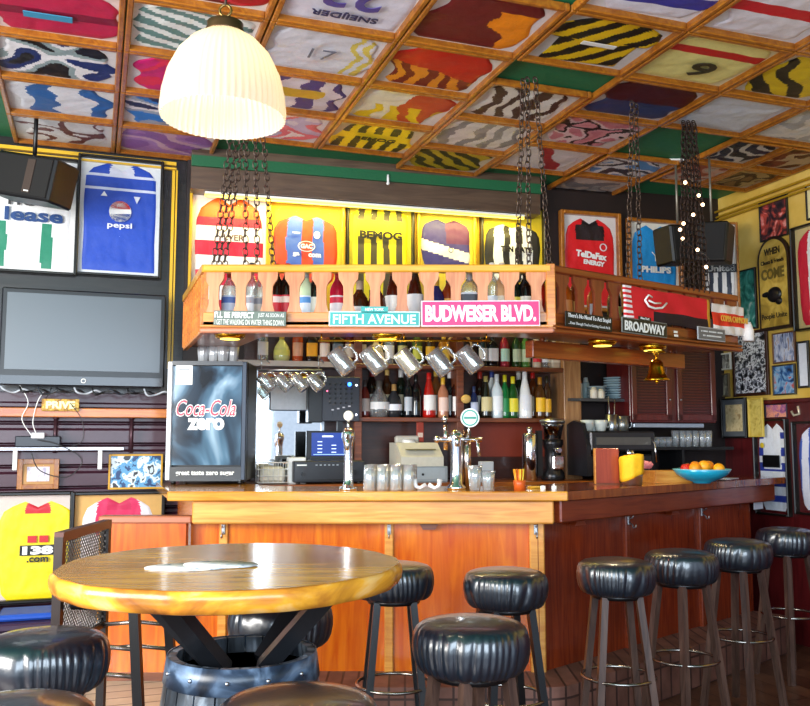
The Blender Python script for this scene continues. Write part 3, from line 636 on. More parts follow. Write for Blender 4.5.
# half wall left of the bar
hw = thing('half_wall', 'orange wooden half partition joining the left end of the bar', 'partition', loc=(-1.285, 4.40, 0))
MB().box((0, 0, .59), (.40, .05, .74), BAR).build('panel', hw); MB().box((-.0, 0, .975), (.46, .09, .035), M('#b06a4c', .35), None, .006).build('cap', hw)
MB().box((-.205, -.01, .58), (.035, .07, .76), BARTRIM, None, .004).build('end_post', hw)
MB().box((0, 0, .22), (.40, .06, .04), SHELFW).build('base', hw)

# ------------------------------------------------------------ hanging gallery (balcony) over the bar
gal = thing('bottle_gallery', 'wooden bottle gallery with railing hanging over the bar', 'bottle gallery', loc=(0, 0, 0))
GA = R(36); GY = 4.2; gx0, gx1 = -.985, .71
gd = Vector((math.cos(GA), math.sin(GA), 0)); gn = Vector((math.sin(GA), -math.cos(GA), 0))
GK = Vector((gx1, GY, 0)); GL = Vector((gx0, GY, 0)); GE = GK+gd*1.56; GS = GL+ED*.98
GW = Matrix.Translation(GK) @ Matrix.Rotation(GA, 4, 'Z')
GSM = Matrix.Translation(GS) @ Matrix.Rotation(AL-PI/2, 4, 'Z')       # left end, x runs from wall to corner
zb0, zb1, zt0, zt1 = 1.895, 1.965, 2.185, 2.222
deck = [GL, GK, GE, GE-gn*.42, Vector((GK.x-math.tan(GA/2)*.42, GY+.42, 0)), Vector((gx0+.22, GY+.42, 0)), GS+ER*.30, GS]
MB().prism([(p.x, p.y) for p in deck], zb0+.02, zb0+.045, wood('gallery_underside', '#8a4a20', '#b06a34', .4)).build('deck', gal)
def rail_side(T, Ln, tag_, cut=.13, first=.065, balm=BALW, railm=RAIL, topm=RAILTOP):
    mb = MB(); mb.box((Ln/2, .014, (zb0+zb1)/2+.012), (Ln, .028, zb1-zb0+.02), railm, None, .003)
    mb.box((Ln/2, .0, zb0+.0), (Ln+.02, .05, .022), M('#c47c5c', .4) if tag_ == 'f' else railm, None, .006); mb.box((Ln/2, -.005, zb0+.022), (Ln+.02, .035, .012), railm, None, .003)
    mb.build('bottom_rail', gal, T)
    mb = MB(); mb.box((Ln/2, .014, (zt0+zt1)/2), (Ln+.01, .05, zt1-zt0), topm, None, .006); mb.build('top_rail', gal, T)
    x = first
    pr = [(.048, 0), (.038, .03), (.028, .06), (.026, .12), (.028, .155), (.04, .175), (.052, .19), (.055, .225)]
    h = zt0-zb1
    while x < Ln-.02:
        pl = [(x+a*.9, zb1+b/.225*h) for a, b in pr]+[(x-a*.9, zb1+b/.225*h) for a, b in pr[::-1]]
        MB().prism(pl, .004, .022, balm, None, 'XZ').build('baluster', gal, T); x += cut
rail_side(Matrix.Translation(GL), gx1-gx0, 'f', .1315, .05)
GWOOD_SHADED = wood('gallery_wing_shaded_wood', '#7c3416', '#a4501f', .35, (1, 12, 12), .3); GWB_SHADED = wood('gallery_wing_shaded_baluster', '#742e18', '#96482a', .4, (12, 12, 1), .2)  # gallery and baluster wood with the wing's shade painted into the colour
rail_side(GW, 1.56, 'w', .13, .09, GWB_SHADED, GWOOD_SHADED, GWOOD_SHADED)
# closed panelled left end
MB().box((.49, .012, (zb0+zt0)/2), (.98, .024, zt0-zb0), RAIL).box((.49, .012, (zt0+zt1)/2), (.98, .045, zt1-zt0), RAILTOP).build('end_panel', gal, GSM)
mb = MB()
for i in range(11): mb.box((.05+i*.09, -.004, (zb0+zt0)/2), (.012, .012, zt0-zb0-.02), RAIL)
mb.build('end_slats', gal, GSM)
MB().box((gx1+.002, GY+.014, (zb0+zt1)/2), (.045, .045, zt1-zb0+.01), RAIL, None, .004).build('corner_post', gal)
# round brass downlights under the deck
def downlight(p, label):
    o = thing('downlight', label, 'downlight', loc=(p[0], p[1], zb0+.02), group='brass downlights under the gallery')
    MB().lathe([(.075, 0), (.08, -.012), (.072, -.03), (.055, -.034)], BRASS, n=28).build('ring', o)
    MB().lathe([(.0, -.036), (.05, -.036), (.05, -.030)], M('#ffe860', .3, emit=1.3), n=24).build('bulb_cover', o)
    l = bpy.data.lights.new('downlight_glow', 'SPOT'); l.energy = 9; l.color = (1, .82, .5); l.spot_size = R(125); l.spot_blend = .6; l.shadow_soft_size = .05
    q = bpy.data.objects.new('downlight_glow', l); C.objects.link(q); q.location = (p[0], p[1], zb0-.025)
for px, Y, lb in ((230, 4.42, 'brass downlight glowing above the black drinks cooler'), (387, 4.45, 'brass downlight above the hanging beer mugs')):
    p = atY(px, 338, Y); downlight((p.x, p.y), lb)
for t_, lb in ((.62, 'brass downlight under the wing near the plates'), (1.05, 'second brass downlight under the wing, beside the bell')):
    p = GK+gd*t_-gn*.22; downlight((p.x, p.y), lb)
# lower cross beam under the wing
MB().box((.85, .36, 1.85), (1.3, .06, .09), GWOOD_SHADED, None, .004).build('cross_beam', gal, GW)
MB().cyl((.3, .36, 1.89), (.3, .36, 1.92), .012, .012, GWOOD_SHADED, 8).cyl((1.4, .36, 1.89), (1.4, .36, 1.92), .012, .012, GWOOD_SHADED, 8).build('beam_pegs', gal, GW)

# ------------------------------------------------------------ stools
def stool(x, y, rz, label, legs='dark', h=.85, group='round padded bar stools'):
    o = thing('bar_stool', label, 'bar stool', loc=(x, y, 0), rz=rz, group=group)
    lm = {'dark': M('#0e0e10', .3, 0, 0, 40, .3), 'wood': LEGW}[legs]
    prof = [(0.0, h+.006), (.05, h+.005), (.09, h+.002), (.125, h-.004), (.145, h-.010), (.157, h-.019), (.164, h-.034), (.168, h-.056), (.168, h-.08), (.163, h-.108), (.152, h-.130), (.14, h-.140), (.12, h-.144)]
    amp = [0, 0, 0, .001, .004, .018, .032, .04, .044, .05, .06, .06, .06]
    rs = random.Random(int(x*1000)+int(y*77)); ph = [rs.uniform(0, 6.28) for _ in range(6)]
    def rad(t, j):
        a = amp[j]; q = t+.12*math.sin(3*t+ph[0])+.1*math.sin(5*t+ph[1])+.02*j*math.sin(2*t+ph[3])
        return 1+a*(abs(math.sin(15*q+ph[2]))**.55*1.7-1.25)*(.75+.3*math.sin(5*t+ph[4]))
    MB().lathe(prof[::-1], LEATHER, n=220, rad=lambda t, j: rad(t, len(prof)-1-j), capb=True, capt=False).build('seat', o)
    MB().lathe([(.11, h-.16), (.115, h-.14)], BLACK, n=28).build('seat_base', o)
    for a in range(4):
        t = PI/4+a*PI/2; c_, s_ = math.cos(t), math.sin(t)
        MB().bar((c_*.105, s_*.105, h-.15), (c_*.198, s_*.198, 0.0), .029, lm).build('leg', o)
    rz_ = .36; rr = .105+(.198-.105)*(h-.15-rz_)/(h-.15)
    MB().ring((0, 0, rz_), rr+.004, .007, M('#9a928c', .25, 1.), 40, 8).build('foot_ring', o)
    return o
def sx(px, Y): return (px-CX)/F*Y*1.004
STOOLS = [(469, 2.58, .55, 'black leather bar stool at the front centre, right of the barrel table', 'wood'),
 (503, 3.56, .3, 'black bar stool in front of the orange bar, half behind the front centre one', 'dark'),
 (394, 3.74, .1, 'black bar stool tucked behind the right rim of the round table', 'dark'),
 (611, 3.86, .06, 'black bar stool with brown legs, first along the dark wing from the corner', 'wood'),
 (675, 4.16, .50, 'black bar stool with brown legs, second along the wing from the corner', 'wood'),
 (731, 4.62, .62, 'black bar stool with brown legs, third along the wing from the corner', 'wood'),
 (779, 5.2, .35, 'black bar stool with brown legs at the far right end of the wing', 'wood'),
 (56, 2.40, .5, 'large black bar stool at the left edge in front of the mesh chair', 'dark'),
 (284, 2.90, .2, 'black bar stool hidden behind the barrel and table braces', 'dark'),
 (302, 1.83, .6, 'black stool top cut by the bottom edge in front of the barrel', 'dark'),
 (24, 1.77, .3, 'black stool top cut by the bottom left corner of the picture', 'dark')]
for px, Y, rz, lb, lg in STOOLS: stool(sx(px, Y), Y, rz, lb, lg)

# ------------------------------------------------------------ barrel table
TX, TY, TZ = -.488, 2.50, 1.022
tb = thing('barrel_table', 'high round slab table standing on an old black wine barrel', 'table', loc=(TX, TY, 0))
def trad(t, j): return 1+.008*math.sin(5*t+1)+.006*math.sin(11*t)+.004*math.sin(23*t+2)
MB().lathe([(.448, -.056), (.466, -.051), (.474, -.036), (.476, -.018), (.474, -.006), (.467, 0), (.464, .0015)], BARKW, n=120, rad=trad).build('slab_edge', tb, Matrix.Translation((0, 0, TZ-.0015)))
mb = MB(); mb.lathe([(0, 0), (.466, 0)], TABLEW, n=120, rad=trad, capt=False, capb=False); mb.build('table_top', tb, Matrix.Translation((0, 0, TZ+.001)))
BX = .035
blk = noisy('black_barrel_stave', ['#1a1d22', '#2c3238', '#444c56', '#76828e'], 7, .32, 1, 5, (3, 3, .6)); hoop = noisy('barrel_hoop_iron', ['#141a22', '#2c3c50', '#6c84a0'], 9, .34, 1, 4)
def brad(z): return .202+.036*math.sin(PI*z/.78)
mb = MB(); nst = 22
for i in range(nst):
    a0, a1 = 2*PI*i/nst+.012, 2*PI*(i+1)/nst-.012
    vs = []; rows = 12
    for j in range(rows+1):
        z = .78*j/rows; r0 = brad(z)
        for a in (a0, (a0+a1)/2, a1):
            vs.append((r0*math.cos(a), r0*math.sin(a), z))
        for a in (a1, a0): vs.append(((r0-.022)*math.cos(a), (r0-.022)*math.sin(a), z))
    fs = [(j*5+k, j*5+(k+1) % 5, (j+1)*5+(k+1) % 5, (j+1)*5+k) for j in range(rows) for k in range(5)]
    fs += [(4, 3, 2, 1, 0), tuple(rows*5+k for k in range(5))]
    mb.add(vs, fs, blk)
bt = mb.build('staves', tb, Matrix.Translation((BX, 0, 0)))
mb = MB(); mb.lathe([(.0, .735), (.190, .735)], blk, n=40); mb.build('head', tb, Matrix.Translation((BX, 0, 0)))
for za, zb in ((.782, .715), (.635, .585), (.47, .42), (.30, .26), (.14, .10), (.06, .015)):
    mb = MB(); mb.lathe([(brad(zb)+.001, zb), (brad(zb)+.004, zb), (brad(za)+.004, za), (brad(za)+.001, za)], hoop, n=48, capb=False, capt=False)
    for q in range(5):
        a = -PI/2+(q-2)*.5; mb.sphere(((brad((za+zb)/2)+.004)*math.cos(a), (brad((za+zb)/2)+.004)*math.sin(a), (za+zb)/2), .006, STEEL, 8, 5)
    mb.build('hoop', tb, Matrix.Translation((BX, 0, 0)))
for a, lb in ((190, 0), (235, 0), (-25, 0), (50, 0)):
    t = R(a); mb = MB(); 
    p0 = Vector((BX+.07*math.cos(t), .07*math.sin(t), .742)); p1 = Vector((BX+.27*math.cos(t), .27*math.sin(t), TZ-.07))
    mb.bar(p0, p1, .045, M('#17191d', .3, 0, .05, 30)); mb.build('brace', tb)
# two oval paper mats
pap = noisy('printed_paper', ['#e0e0de', '#dcdcda', '#c8ccd4', '#6a7c98'], 22, .6, 2, 4)
for i, (px, py, rx, ry, rz, lb) in enumerate(((188, 568, .115, .075, .1, 'white printed paper mat lying on the left of the table'), (221, 566, .105, .07, -.15, 'white printed paper mat partly over the other one on the table'))):
    k = (EYE-TZ)/-(ray(px, py).normalized().z); p = Vector((0, 0, EYE))+ray(px, py).normalized()*k
    mb = MB(); mb.lathe([(.0, 0), (1, 0), (1, 1), (0, 1)], pap, n=40)
    mb.v = [(v[0]*rx, v[1]*ry, v[2]*.0015) for v in mb.v]
    tag(mb.build('paper_mat', None, Matrix.Translation((p.x, p.y, TZ+.002+i*.0018)) @ Matrix.Rotation(rz, 4, 'Z')), lb, 'paper', 'paper mats on the round table')

# ------------------------------------------------------------ mesh backed bar chair on the left
ch = thing('mesh_back_chair', 'high metal chair with a diamond mesh back, behind the left bar stool', 'bar chair', loc=(-1.17, 3.0, 0))
iron = M('#3a3230', .35, .6); zt = 1.04
MB().bar((0, 0, 0.0), (0, 0, zt), .03, iron).build('back_post', ch); MB().bar((.0, .46, 0), (0, .46, zt), .03, M('#1a1414', .4)).build('back_post', ch)
MB().bar((0, -.012, zt), (0, .475, zt), .032, M('#5a3a34', .35, .3)).build('top_rail', ch); MB().bar((0, 0, .66), (0, .46, .66), .022, iron).build('mesh_rail', ch)
mb = MB(); n = 22; z0_, z1_ = .66, zt-.02; y0_, y1_ = .01, .45; H_ = z1_-z0_; Wd = y1_-y0_
for s_ in (1, -1):
    k = -H_
    while k < Wd:
        a = max(0, k); b = min(Wd, k+H_)
        if b > a+.01:
            if s_ == 1: mb.tube([(0, y0_+a, z0_+(a-k)), (0, y0_+b, z0_+(b-k))], .0022, M('#77726e', .3, .8), 4)
            else: mb.tube([(0, y1_-a, z0_+(a-k)), (0, y1_-b, z0_+(b-k))], .0022, M('#77726e', .3, .8), 4)
        k += .022
mb.build('mesh_panel', ch)
MB().box((.15, .25, .80), (.28, .38, .03), BLACK, None, .01).build('seat', ch)
for yy in (.03, .43): MB().bar((.25, yy, .79), (.32, yy+(-.03 if yy < .2 else .03), 0), .032, BLACK).build('leg', ch)
for zz, yy in ((.66, .03), (.57, .03), (.66, .43), (.57, .43)): MB().tube([(0, yy, zz), (.14, yy, zz+.012), (.275, yy, zz)], .008, M('#b8aaa0', .25, .9), 8).build('rung', ch)
# ------------------------------------------------------------ bottles
BP = {
 'liquor': [(.030, 0), (.037, .004), (.038, .02), (.038, .165), (.034, .185), (.018, .215), (.013, .23), (.013, .275)],
 'wine':   [(.030, 0), (.036, .004), (.037, .02), (.037, .175), (.030, .205), (.016, .235), (.0135, .25), (.0135, .29)],
 'square': [(.034, 0), (.041, .004), (.042, .02), (.042, .155), (.037, .175), (.018, .195), (.014, .21), (.014, .24)],
 'squat':  [(.030, 0), (.042, .006), (.050, .03), (.050, .09), (.040, .13), (.018, .165), (.014, .18), (.014, .21)],
 'cone':   [(.034, 0), (.042, .004), (.043, .02), (.041, .10), (.030, .17), (.017, .23), (.013, .25), (.013, .275)],
 'slim':   [(.024, 0), (.030, .004), (.031, .02), (.031, .19), (.025, .215), (.013, .24), (.012, .25), (.012, .30)],
 'jug':    [(.040, 0), (.050, .006), (.058, .03), (.058, .075), (.048, .11), (.022, .15), (.016, .165), (.016, .20)],
}
def bottle(kind, Mx, body, lab, cap, label, group, s=1.0, tx=None, txc='#222222', lab2=None, cat='bottle'):
    pr = [(r*s, z*s) for r, z in BP[kind]]; H = pr[-1][1]
    o = thing('bottle', label, cat, Mx, group)
    bm_ = body if not isinstance(body, str) else M(body, .08, 0, 0, 40, 0, .6)
    sq = (lambda t, j: (abs(math.cos(t))**6+abs(math.sin(t))**6)**(-1/6)*.9 if 0 < j < 6 else 1) if kind == 'square' else None
    MB().lathe(pr, bm_, n=24, rad=sq).build('glass', o)
    r = pr[-1][0]
    MB().lathe([(r*1.12, H-.045*s), (r*1.15, H-.04*s), (r*1.15, H+.004*s), (r*.8, H+.006*s)], M(cap, .3), n=16).build('cap', o)
    if lab:
        R_ = pr[3][0]; z0, z1 = .045*s, (.14 if kind not in ('squat', 'jug') else .085)*s
        mb = MB()
        n = 14; a0, a1 = -PI/2-1.15, -PI/2+1.15; RR = R_*(1.03 if kind != 'square' else 1.10); vs = []
        for z in (z0, z1):
            for i in range(n+1):
                a = a0+(a1-a0)*i/n; q = sq(a, 2)*.935 if sq else 1
                vs.append((RR*q*math.cos(a), RR*q*math.sin(a), z))
        mb.add(vs, [(i, i+1, n+2+i, n+1+i) for i in range(n)], M(lab, .5), True)
        if lab2:
            vs2 = [(v[0]*1.012, v[1]*1.012, z0+(z1-z0)*(.62 if k <= n else .92)) for k, v in enumerate(vs)]
            mb.add(vs2, [(i, i+1, n+2+i, n+1+i) for i in range(n)], M(lab2, .5), True)
        mb.build('label', o)
        if tx: text(tx, R_*1.25, .02*s, M(txc, .5), o, (0, -RR*1.03, z0+(z1-z0)*.45), .002, bold=.02)
    return o
def at_plane_row(Y, z):     # local matrix at px on a row facing the camera
    return lambda px: Matrix.Translation((sx(px, Y)/1.004*1.003, Y, z))
CL = BGLASS; gz = zb0+.045
g = 'bottles standing in the gallery'
GB = [ # px, kind, body, label, cap, label2, description, scale, text
 (228, 'liquor', CL, '#b8c4d8', '#b03c28', '#4a68a8', 'clear bottle with a blue and white label, first from the left in the gallery', 1.0, None),
 (250, 'slim', CL, '#d4d4d4', '#4c4c54', '#9898a0', 'clear bottle with silver label, second from the left in the gallery', 1.0, None),
 (259, 'liquor', CL, '#a8a094', '#c8b890', '#707078', 'clear bottle squeezed right of the silver-labelled one in the gallery', .95, None),
 (275, 'wine', '#1a0a08', '#c81828', '#d01c24', '#e8d0c8', 'dark bottle with red label and red cap, left of the pair under the oval-logo shirt', 1.02, None),
 (286, 'wine', '#1a0a08', '#c01c2c', '#cc2028', '#e0c8b8', 'dark bottle with red label and red cap, right of the pair under the oval-logo shirt', 1.02, None),
 (305, 'liquor', M('#d8ecc0', .1, 0, 0, 40, 0, .5), '#e8f0f8', '#c8ccd0', '#5898d8', 'pale green bottle with a round white label in the gallery', 1.0, None),
 (315, 'wine', '#101410', '#d0d0c0', '#181818', None, 'black bottle half hidden behind a baluster next to the pale green one', .95, None),
 (337, 'liquor', '#b01030', '#f0e4e4', '#c81830', '#d02040', 'crimson bottle with a white label left of the teal street sign', 1.0, None),
 (359, 'squat', '#3a1808', '#e8e0d8', '#b8a088', None, 'brown round-shouldered bottle with a slanted white label above the teal sign', 1.0, None),
 (377, 'squat', '#4a1c0c', '#c87838', '#a87040', None, 'round brown bottle behind a baluster above the word AVENUE', 1.0, None),
 (393, 'cone', '#4c1408', '#ece4dc', '#8a5028', None, 'tapered amber bottle with a white label in the gallery', 1.0, None),
 (415, 'cone', '#3c1008', '#dcd4d0', '#c8c0c0', None, 'dark red tapered bottle at the left end of the pink sign', 1.05, None),
 (436, 'squat', '#202050', '#4c4c9c', '#c89828', None, 'deep blue round bottle with a gold cap in the gallery', 1.1, None),
 (449, 'liquor', '#7c2c10', '#d89838', '#181410', None, 'small amber bottle with an orange label behind the pink sign', .9, None),
 (470, 'square', CL, '#c8c8ce', '#b8b8bc', '#404048', 'clear square bottle with grey label lettered KETEL in the gallery', 1.1, 'KETEL 1'),
 (493, 'slim', CL, '#c8ccd0', '#d0c8c0', None, 'tall clear slim bottle near the right of the gallery front', 1.0, None),
 (503, 'slim', M('#d8a878', .1), '#e0d0b8', '#c8b8a8', None, 'tall slim bottle of pale amber liquor in the gallery front', 1.0, None),
 (515, 'wine', '#0c1810', '#d8c048', '#141414', None, 'black bottle with a yellow label near the gallery corner', .95, None),
 (527, 'wine', '#100c0c', '#e8dcc8', '#1c1414', None, 'black bottle with a cream label near the gallery corner', .98, None),
 (543, 'liquor', '#8c1408', None, '#601008', None, 'plain dark red bottle right at the gallery corner', .9, None),
]
for px, k_, bd, lb_, cp, l2, ds, s_, tx in GB:
    bottle(k_, Matrix.Translation((sx(px, 4.33)*.999, 4.33, gz)), bd, lb_, cp, ds, g, s_*1.04, tx, '#303038', l2)
for t_, k_, bd, lb_, cp, ds in (
 (.09, 'cone', '#5c1408', None, '#e0c8a8', 'dark red slender bottle first in the wing of the gallery'),
 (.24, 'liquor', '#a84c10', '#c87838', '#2c1a10', 'amber bottle with orange label second in the wing of the gallery'),
 (.32, 'slim', '#8a3c10', '#d09848', '#e8c8a0', 'slim amber bottle third in the wing of the gallery'),
 (.46, 'liquor', '#c86018', '#ece8e8', '#d8c8b8', 'orange-brown bottle with a white label above the black sign'),
 (.62, 'wine', '#101c08', '#c8d078', '#141810', 'black-green bottle with a lime label left of the red scarf'),
 (.86, 'slim', '#142030', '#c8ccd8', '#d8d0d8', 'dark bottle with a white cap above the red scarf'),
 (1.0, 'liquor', '#181418', '#8898c0', '#4c68b0', 'dark bottle with a blue cap above the middle of the red scarf'),
 (1.16, 'wine', '#141008', '#d0c8a8', '#181418', 'black bottle above the right half of the red scarf'),
 (1.30, 'liquor', '#1a1010', '#b8b0a8', '#1c1418', 'dark bottle near the gap between the two scarves'),
 (1.46, 'liquor', '#201410', '#a8a8a8', '#e8e0d8', 'dark bottle with a pale cap over the white and red scarf')):
    p = GK+gd*t_-gn*.13; bottle(k_, Matrix.Translation((p.x, p.y, gz)) @ Matrix.Rotation(GA*.5, 4, 'Z'), bd, lb_, cp, ds, g, 1.02)

# signs on the gallery
def sign(Mx, w_, h_, m, label, lines, border=None, t=.006, rnd_=False, cat='sign'):
    o = thing('street_sign', label, cat, Mx)
    if border: MB().box((0, -t/2, 0), (w_, t, h_), border, None, .004).build('border', o)
    MB().box((0, -t/2-(.002 if border else 0), 0), (w_-(.012 if border else 0), t, h_-(.012 if border else 0)), m, None, .001).build('plate', o)
    for (s_, x, z, tw, th, col, bd) in lines: text(s_, tw, th, M(col, .5), o, (x, -t-.0015, z), .002, bold=bd)
    return o
GYs = GY-.028
def gm(px, py, tilt=0): p = atY(px, py, GYs); return Matrix.Translation(p) @ Matrix.Rotation(tilt, 4, 'Y')
pxm = GYs/F
sign(gm(250, 318.5, .02), 73*pxm, 15*pxm, M('#5c6a60', .5), 'small grey-green sign beginning I\'LL BE PERFECT at the left end of the gallery',
     [("I'LL BE PERFECT", -.075, .015, .19, .03, '#f4f4f0', .03), ('JUST AS SOON AS', .102, .014, .125, .024, '#f0f0ec', .0), ('I GET THE WALKING ON WATER THING DOWN.', .0, -.02, .335, .026, '#f0f0e8', .0)])
o = sign(gm(374.5, 319, .005), 92*pxm, 15.5*pxm, M('#2c9c98', .45), 'teal street sign reading FIFTH AVENUE on the gallery front', [('FIFTH AVENUE', .0, -.002, .40, .046, '#f2fafa', .02)], M('#d8ecec', .5))
MB().box((0, -.003, 0), (.13, .006, .03), M('#2c9c98', .45)).build('top_tab', o, Matrix.Translation((.0, 0, .045))); text('NEW YORK', .09, .014, WHITE, o, (.0, -.0065, .046), .002)
sign(gm(480.5, 313.5, -.005), 120*pxm, 26.5*pxm, M('#dc1c6c', .4), 'pink-red street sign reading BUDWEISER BLVD. at the gallery corner', [('BUDWEISER BLVD.', 0, 0, .535, .082, '#f8f4f6', .045)], M('#f4dce4', .5))
def gw(t_, z, tilt=0): p = GK+gd*t_+gn*.03; p.z = z; return Matrix.Translation(p) @ Matrix.Rotation(GA, 4, 'Z') @ Matrix.Rotation(tilt, 4, 'Y')
sign(gw(.235, 1.955, .02), .34, .075, M('#0e0e10', .5), 'black sign with a witty white line, first on the gallery wing', [("There's No Need To Act Stupid", 0, .016, .31, .028, '#e8e8e8', .0), ('...Even Though You\'re Getting Good At It', 0, -.02, .30, .018, '#d8d8d8', -.005)])
o = sign(gw(.665, 1.958, .02), .37, .082, M('#121614', .45), 'black street sign reading BROADWAY on the gallery wing', [('BROADWAY', 0, -.002, .33, .052, '#f4f4f0', .03)], M('#7a7a74', .5))
MB().box((0, -.003, 0), (.10, .006, .022), M('#121614')).build('top_tab', o, Matrix.Translation((.0, 0, .046))); text('New York', .07, .012, WHITE, o, (0, -.0065, .048), .002, bold=0)
o = sign(gw(1.25, 1.965, .0), .26, .075, M('#6a6a6e', .45), 'small grey plaque on the far end of the gallery wing', [('- ---- ------- -----', 0, .012, .2, .008, '#e0e0e0', .0), ('-- ------------', 0, -.012, .17, .008, '#e0e0e0', .0)], M('#b8b8bc', .4))
MB().box((0, 0, 0), (.03, .004, .012), WHITE).box((.004, 0, -.02), (.03, .004, .012), WHITE).build('sticker', gal, gw(.93, 1.955))
# scarves draped on the wing rail
def scarf(t0, t1, z0, z1, cols, pat, label, seed, zs=0.):
    nx, ny = 34, 14; vs = []; fs = []; mi = []; mats = [M(c, .85, 0, .2, 200) for c in cols]
    for j in range(ny+1):
        for i in range(nx+1):
            a = i/nx; b = j/ny; t_ = t0+(t1-t0)*a
            q = .012*noise.noise(Vector((a*6+seed, b*2, seed)))+.012*abs(math.sin(a*9+b*2))*(1-b)
            p = GK+gd*t_+gn*(.018+q); z = z0+(z1-z0)*b+zs*(1-a)+.008*noise.noise(Vector((a*4, b*3, seed*2)))
            vs.append((p.x, p.y, z))
    for j in range(ny):
        for i in range(nx):
            fs.append((j*(nx+1)+i, j*(nx+1)+i+1, (j+1)*(nx+1)+i+1, (j+1)*(nx+1)+i)); mi.append(pat((i+.5)/nx, (j+.5)/ny))
    me = bpy.data.meshes.new('scarf'); me.from_pydata(vs, [], fs)
    for m in mats: me.materials.append(m)
    me.polygons.foreach_set('material_index', mi); me.polygons.foreach_set('use_smooth', [True]*len(fs)); me.update()
    o = bpy.data.objects.new('scarf', me); C.objects.link(o); md = o.modifiers.new('thick', 'SOLIDIFY'); md.thickness = .006; tag(o, label, 'scarf'); return o
def spat(a, b):
    if a > .96: return 2
    if a < .10 and int(b*14) % 2: return 3
    if b < .42-.1*a and a > .33: return 1
    return 0
scf = scarf(.52, 1.26, 1.985, 2.165, ['#d81c24', '#241014', '#e0a830', '#f0e4e4'], spat, 'red and black football scarf with a yellow end hung on the gallery wing', 3, .01)
Ts = Matrix.Translation(GK+gd*.72+gn*.06+Vector((0, 0, 2.10))) @ Matrix.Rotation(GA, 4, 'Z')
MB().tube([(-.08, 0, 0), (-.05, 0, -.03), (0, 0, -.038), (.06, 0, -.03), (.10, 0, 0)], .006, WHITE, 6).tube([(-.05, 0, .0), (.0, 0, -.01), (.05, 0, -.005)], .005, WHITE, 6).tube([(-.08, 0, 0), (-.05, 0, .03), (-.02, 0, .02)], .005, WHITE, 6).build('white_motif', scf, Ts)
sc2 = scarf(1.29, 1.60, 1.975, 2.15, ['#e8dcd4', '#e03818', '#e8a030'], lambda a, b: 1 if .30 < b < .70 else (0 if b < .92 or int(a*34) % 3 else 0), 'white scarf with an orange-red middle stripe at the end of the gallery wing', 9)
text('COPPA CAMPIONI', .26, .035, M('#e8b040'), sc2, (0, 0, 0), .003, T=Matrix.Translation(GK+gd*1.445+gn*.055+Vector((0, 0, 2.062))) @ Matrix.Rotation(GA, 4, 'Z'))
MB().tube([(0, 0, 0), (.01, 0, -.05), (.0, 0, -.11)], [.018, .03, .035], M('#f0e8e4', .9, 0, .3, 90), 8).build('fringe', sc2, Matrix.Translation(GK+gd*1.60+gn*.04+Vector((0, 0, 2.06))) @ Matrix.Rotation(GA, 4, 'Z'))

# ------------------------------------------------------------ chains
def link(mb, p, a, roll, L_, r, m):
    a = a.normalized(); b = a.orthogonal().normalized(); b = Matrix.Rotation(roll, 3, a) @ b
    pts = []
    hw_, hl = L_*.32, L_*.5
    for k in range(12):
        t = 2*PI*k/12; x = hw_*math.cos(t); y = (hl-hw_)*(1 if math.sin(t) > 0 else -1)+hw_*math.sin(t)
        pts.append(p+b*x+a*y)
    mb.tube(pts, r, m, 5, True)
CHM = M('#5a4a42', .4, .8); CHM2 = M('#3a2c28', .45, .7)
def chain(p0, p1, label, L_=.04, sag=0., m=CHM, tail=0, group='chains holding up the gallery', r=.0032):
    p0 = Vector(p0); p1 = Vector(p1); n = int((p1-p0).length/(L_*.78)); mb = MB()
    for i in range(n+1):
        t = i/n; q = p0.lerp(p1, t); q.z -= sag*4*t*(1-t); q.x += .003*math.sin(i*1.7)
        link(mb, q, (p1-p0), (i % 2)*PI/2+.3, L_, r, m)
    mb.ring((p0.x, p0.y, p0.z), .012, .003, m, 12, 5, ax='Y')
    tag(mb.build('hanging_chain'), label, 'chain', group)
def gpt(px, z=2.225, Y=GY+.014): return Vector((sx(px, Y)/1.004, Y, z))
topz = CEIL-.0
def wpt(t_): p = GK+gd*t_; p.z = 2.225; return p
CH = [((-.845, 4.25, topz-.02), gpt(211), 'leftmost chain under the pendant lamp'), ((-.82, 4.30, topz-.02), gpt(216), 'second chain from the left under the pendant lamp'), ((-.78, 4.25, topz-.02), gpt(222), 'third chain from the left under the pendant lamp'),
 ((-.80, 4.24, topz-.02), gpt(243), 'chain before the red and white hooped shirt, slanting right'), ((-.76, 4.24, topz-.02), gpt(255), 'chain crossing the right side of the red and white hooped shirt'), ((-.74, 4.24, topz-.02), gpt(271), 'rightmost slanting chain of the left cluster'),
 ((.60, 4.27, topz-.02), gpt(519), 'left chain of the middle cluster near the gallery corner'), ((.62, 4.25, topz-.02), gpt(531), 'middle chain of the three near the gallery corner'), ((.66, 4.25, topz-.02), gpt(552), 'right chain ending on the gallery corner post')]
for a, b, lb in CH: chain(a, b, lb)
p = GK+gd*.62; chain((p.x+.02, p.y, topz-.02), wpt(.58), 'left chain of the pair on the gallery wing')
chain((p.x+.05, p.y+.03, topz-.02), wpt(.68), 'right chain of the pair on the gallery wing')
p = GK+gd*1.13
for i, (dx, lb) in enumerate(((-.055, 'leftmost chain of the thick bundle with fairy lights'), (-.03, 'second chain of the thick bundle with fairy lights'), (0, 'middle chain of the thick bundle with fairy lights'), (.03, 'fourth chain of the thick bundle with fairy lights'), (.06, 'fifth chain of the thick bundle with fairy lights'), (.09, 'rightmost chain of the thick bundle with fairy lights'))):
    chain((p.x+dx*.5+.01, p.y+(i % 2)*.03, topz-.02), wpt(1.13+dx*1.6), lb, .045, 0, CHM2)
fl_ = thing('fairy_lights', 'string of small warm fairy lights wound around the thick chain bundle', 'fairy lights', loc=(p.x, p.y, 2.2))
pts = []; bl = []
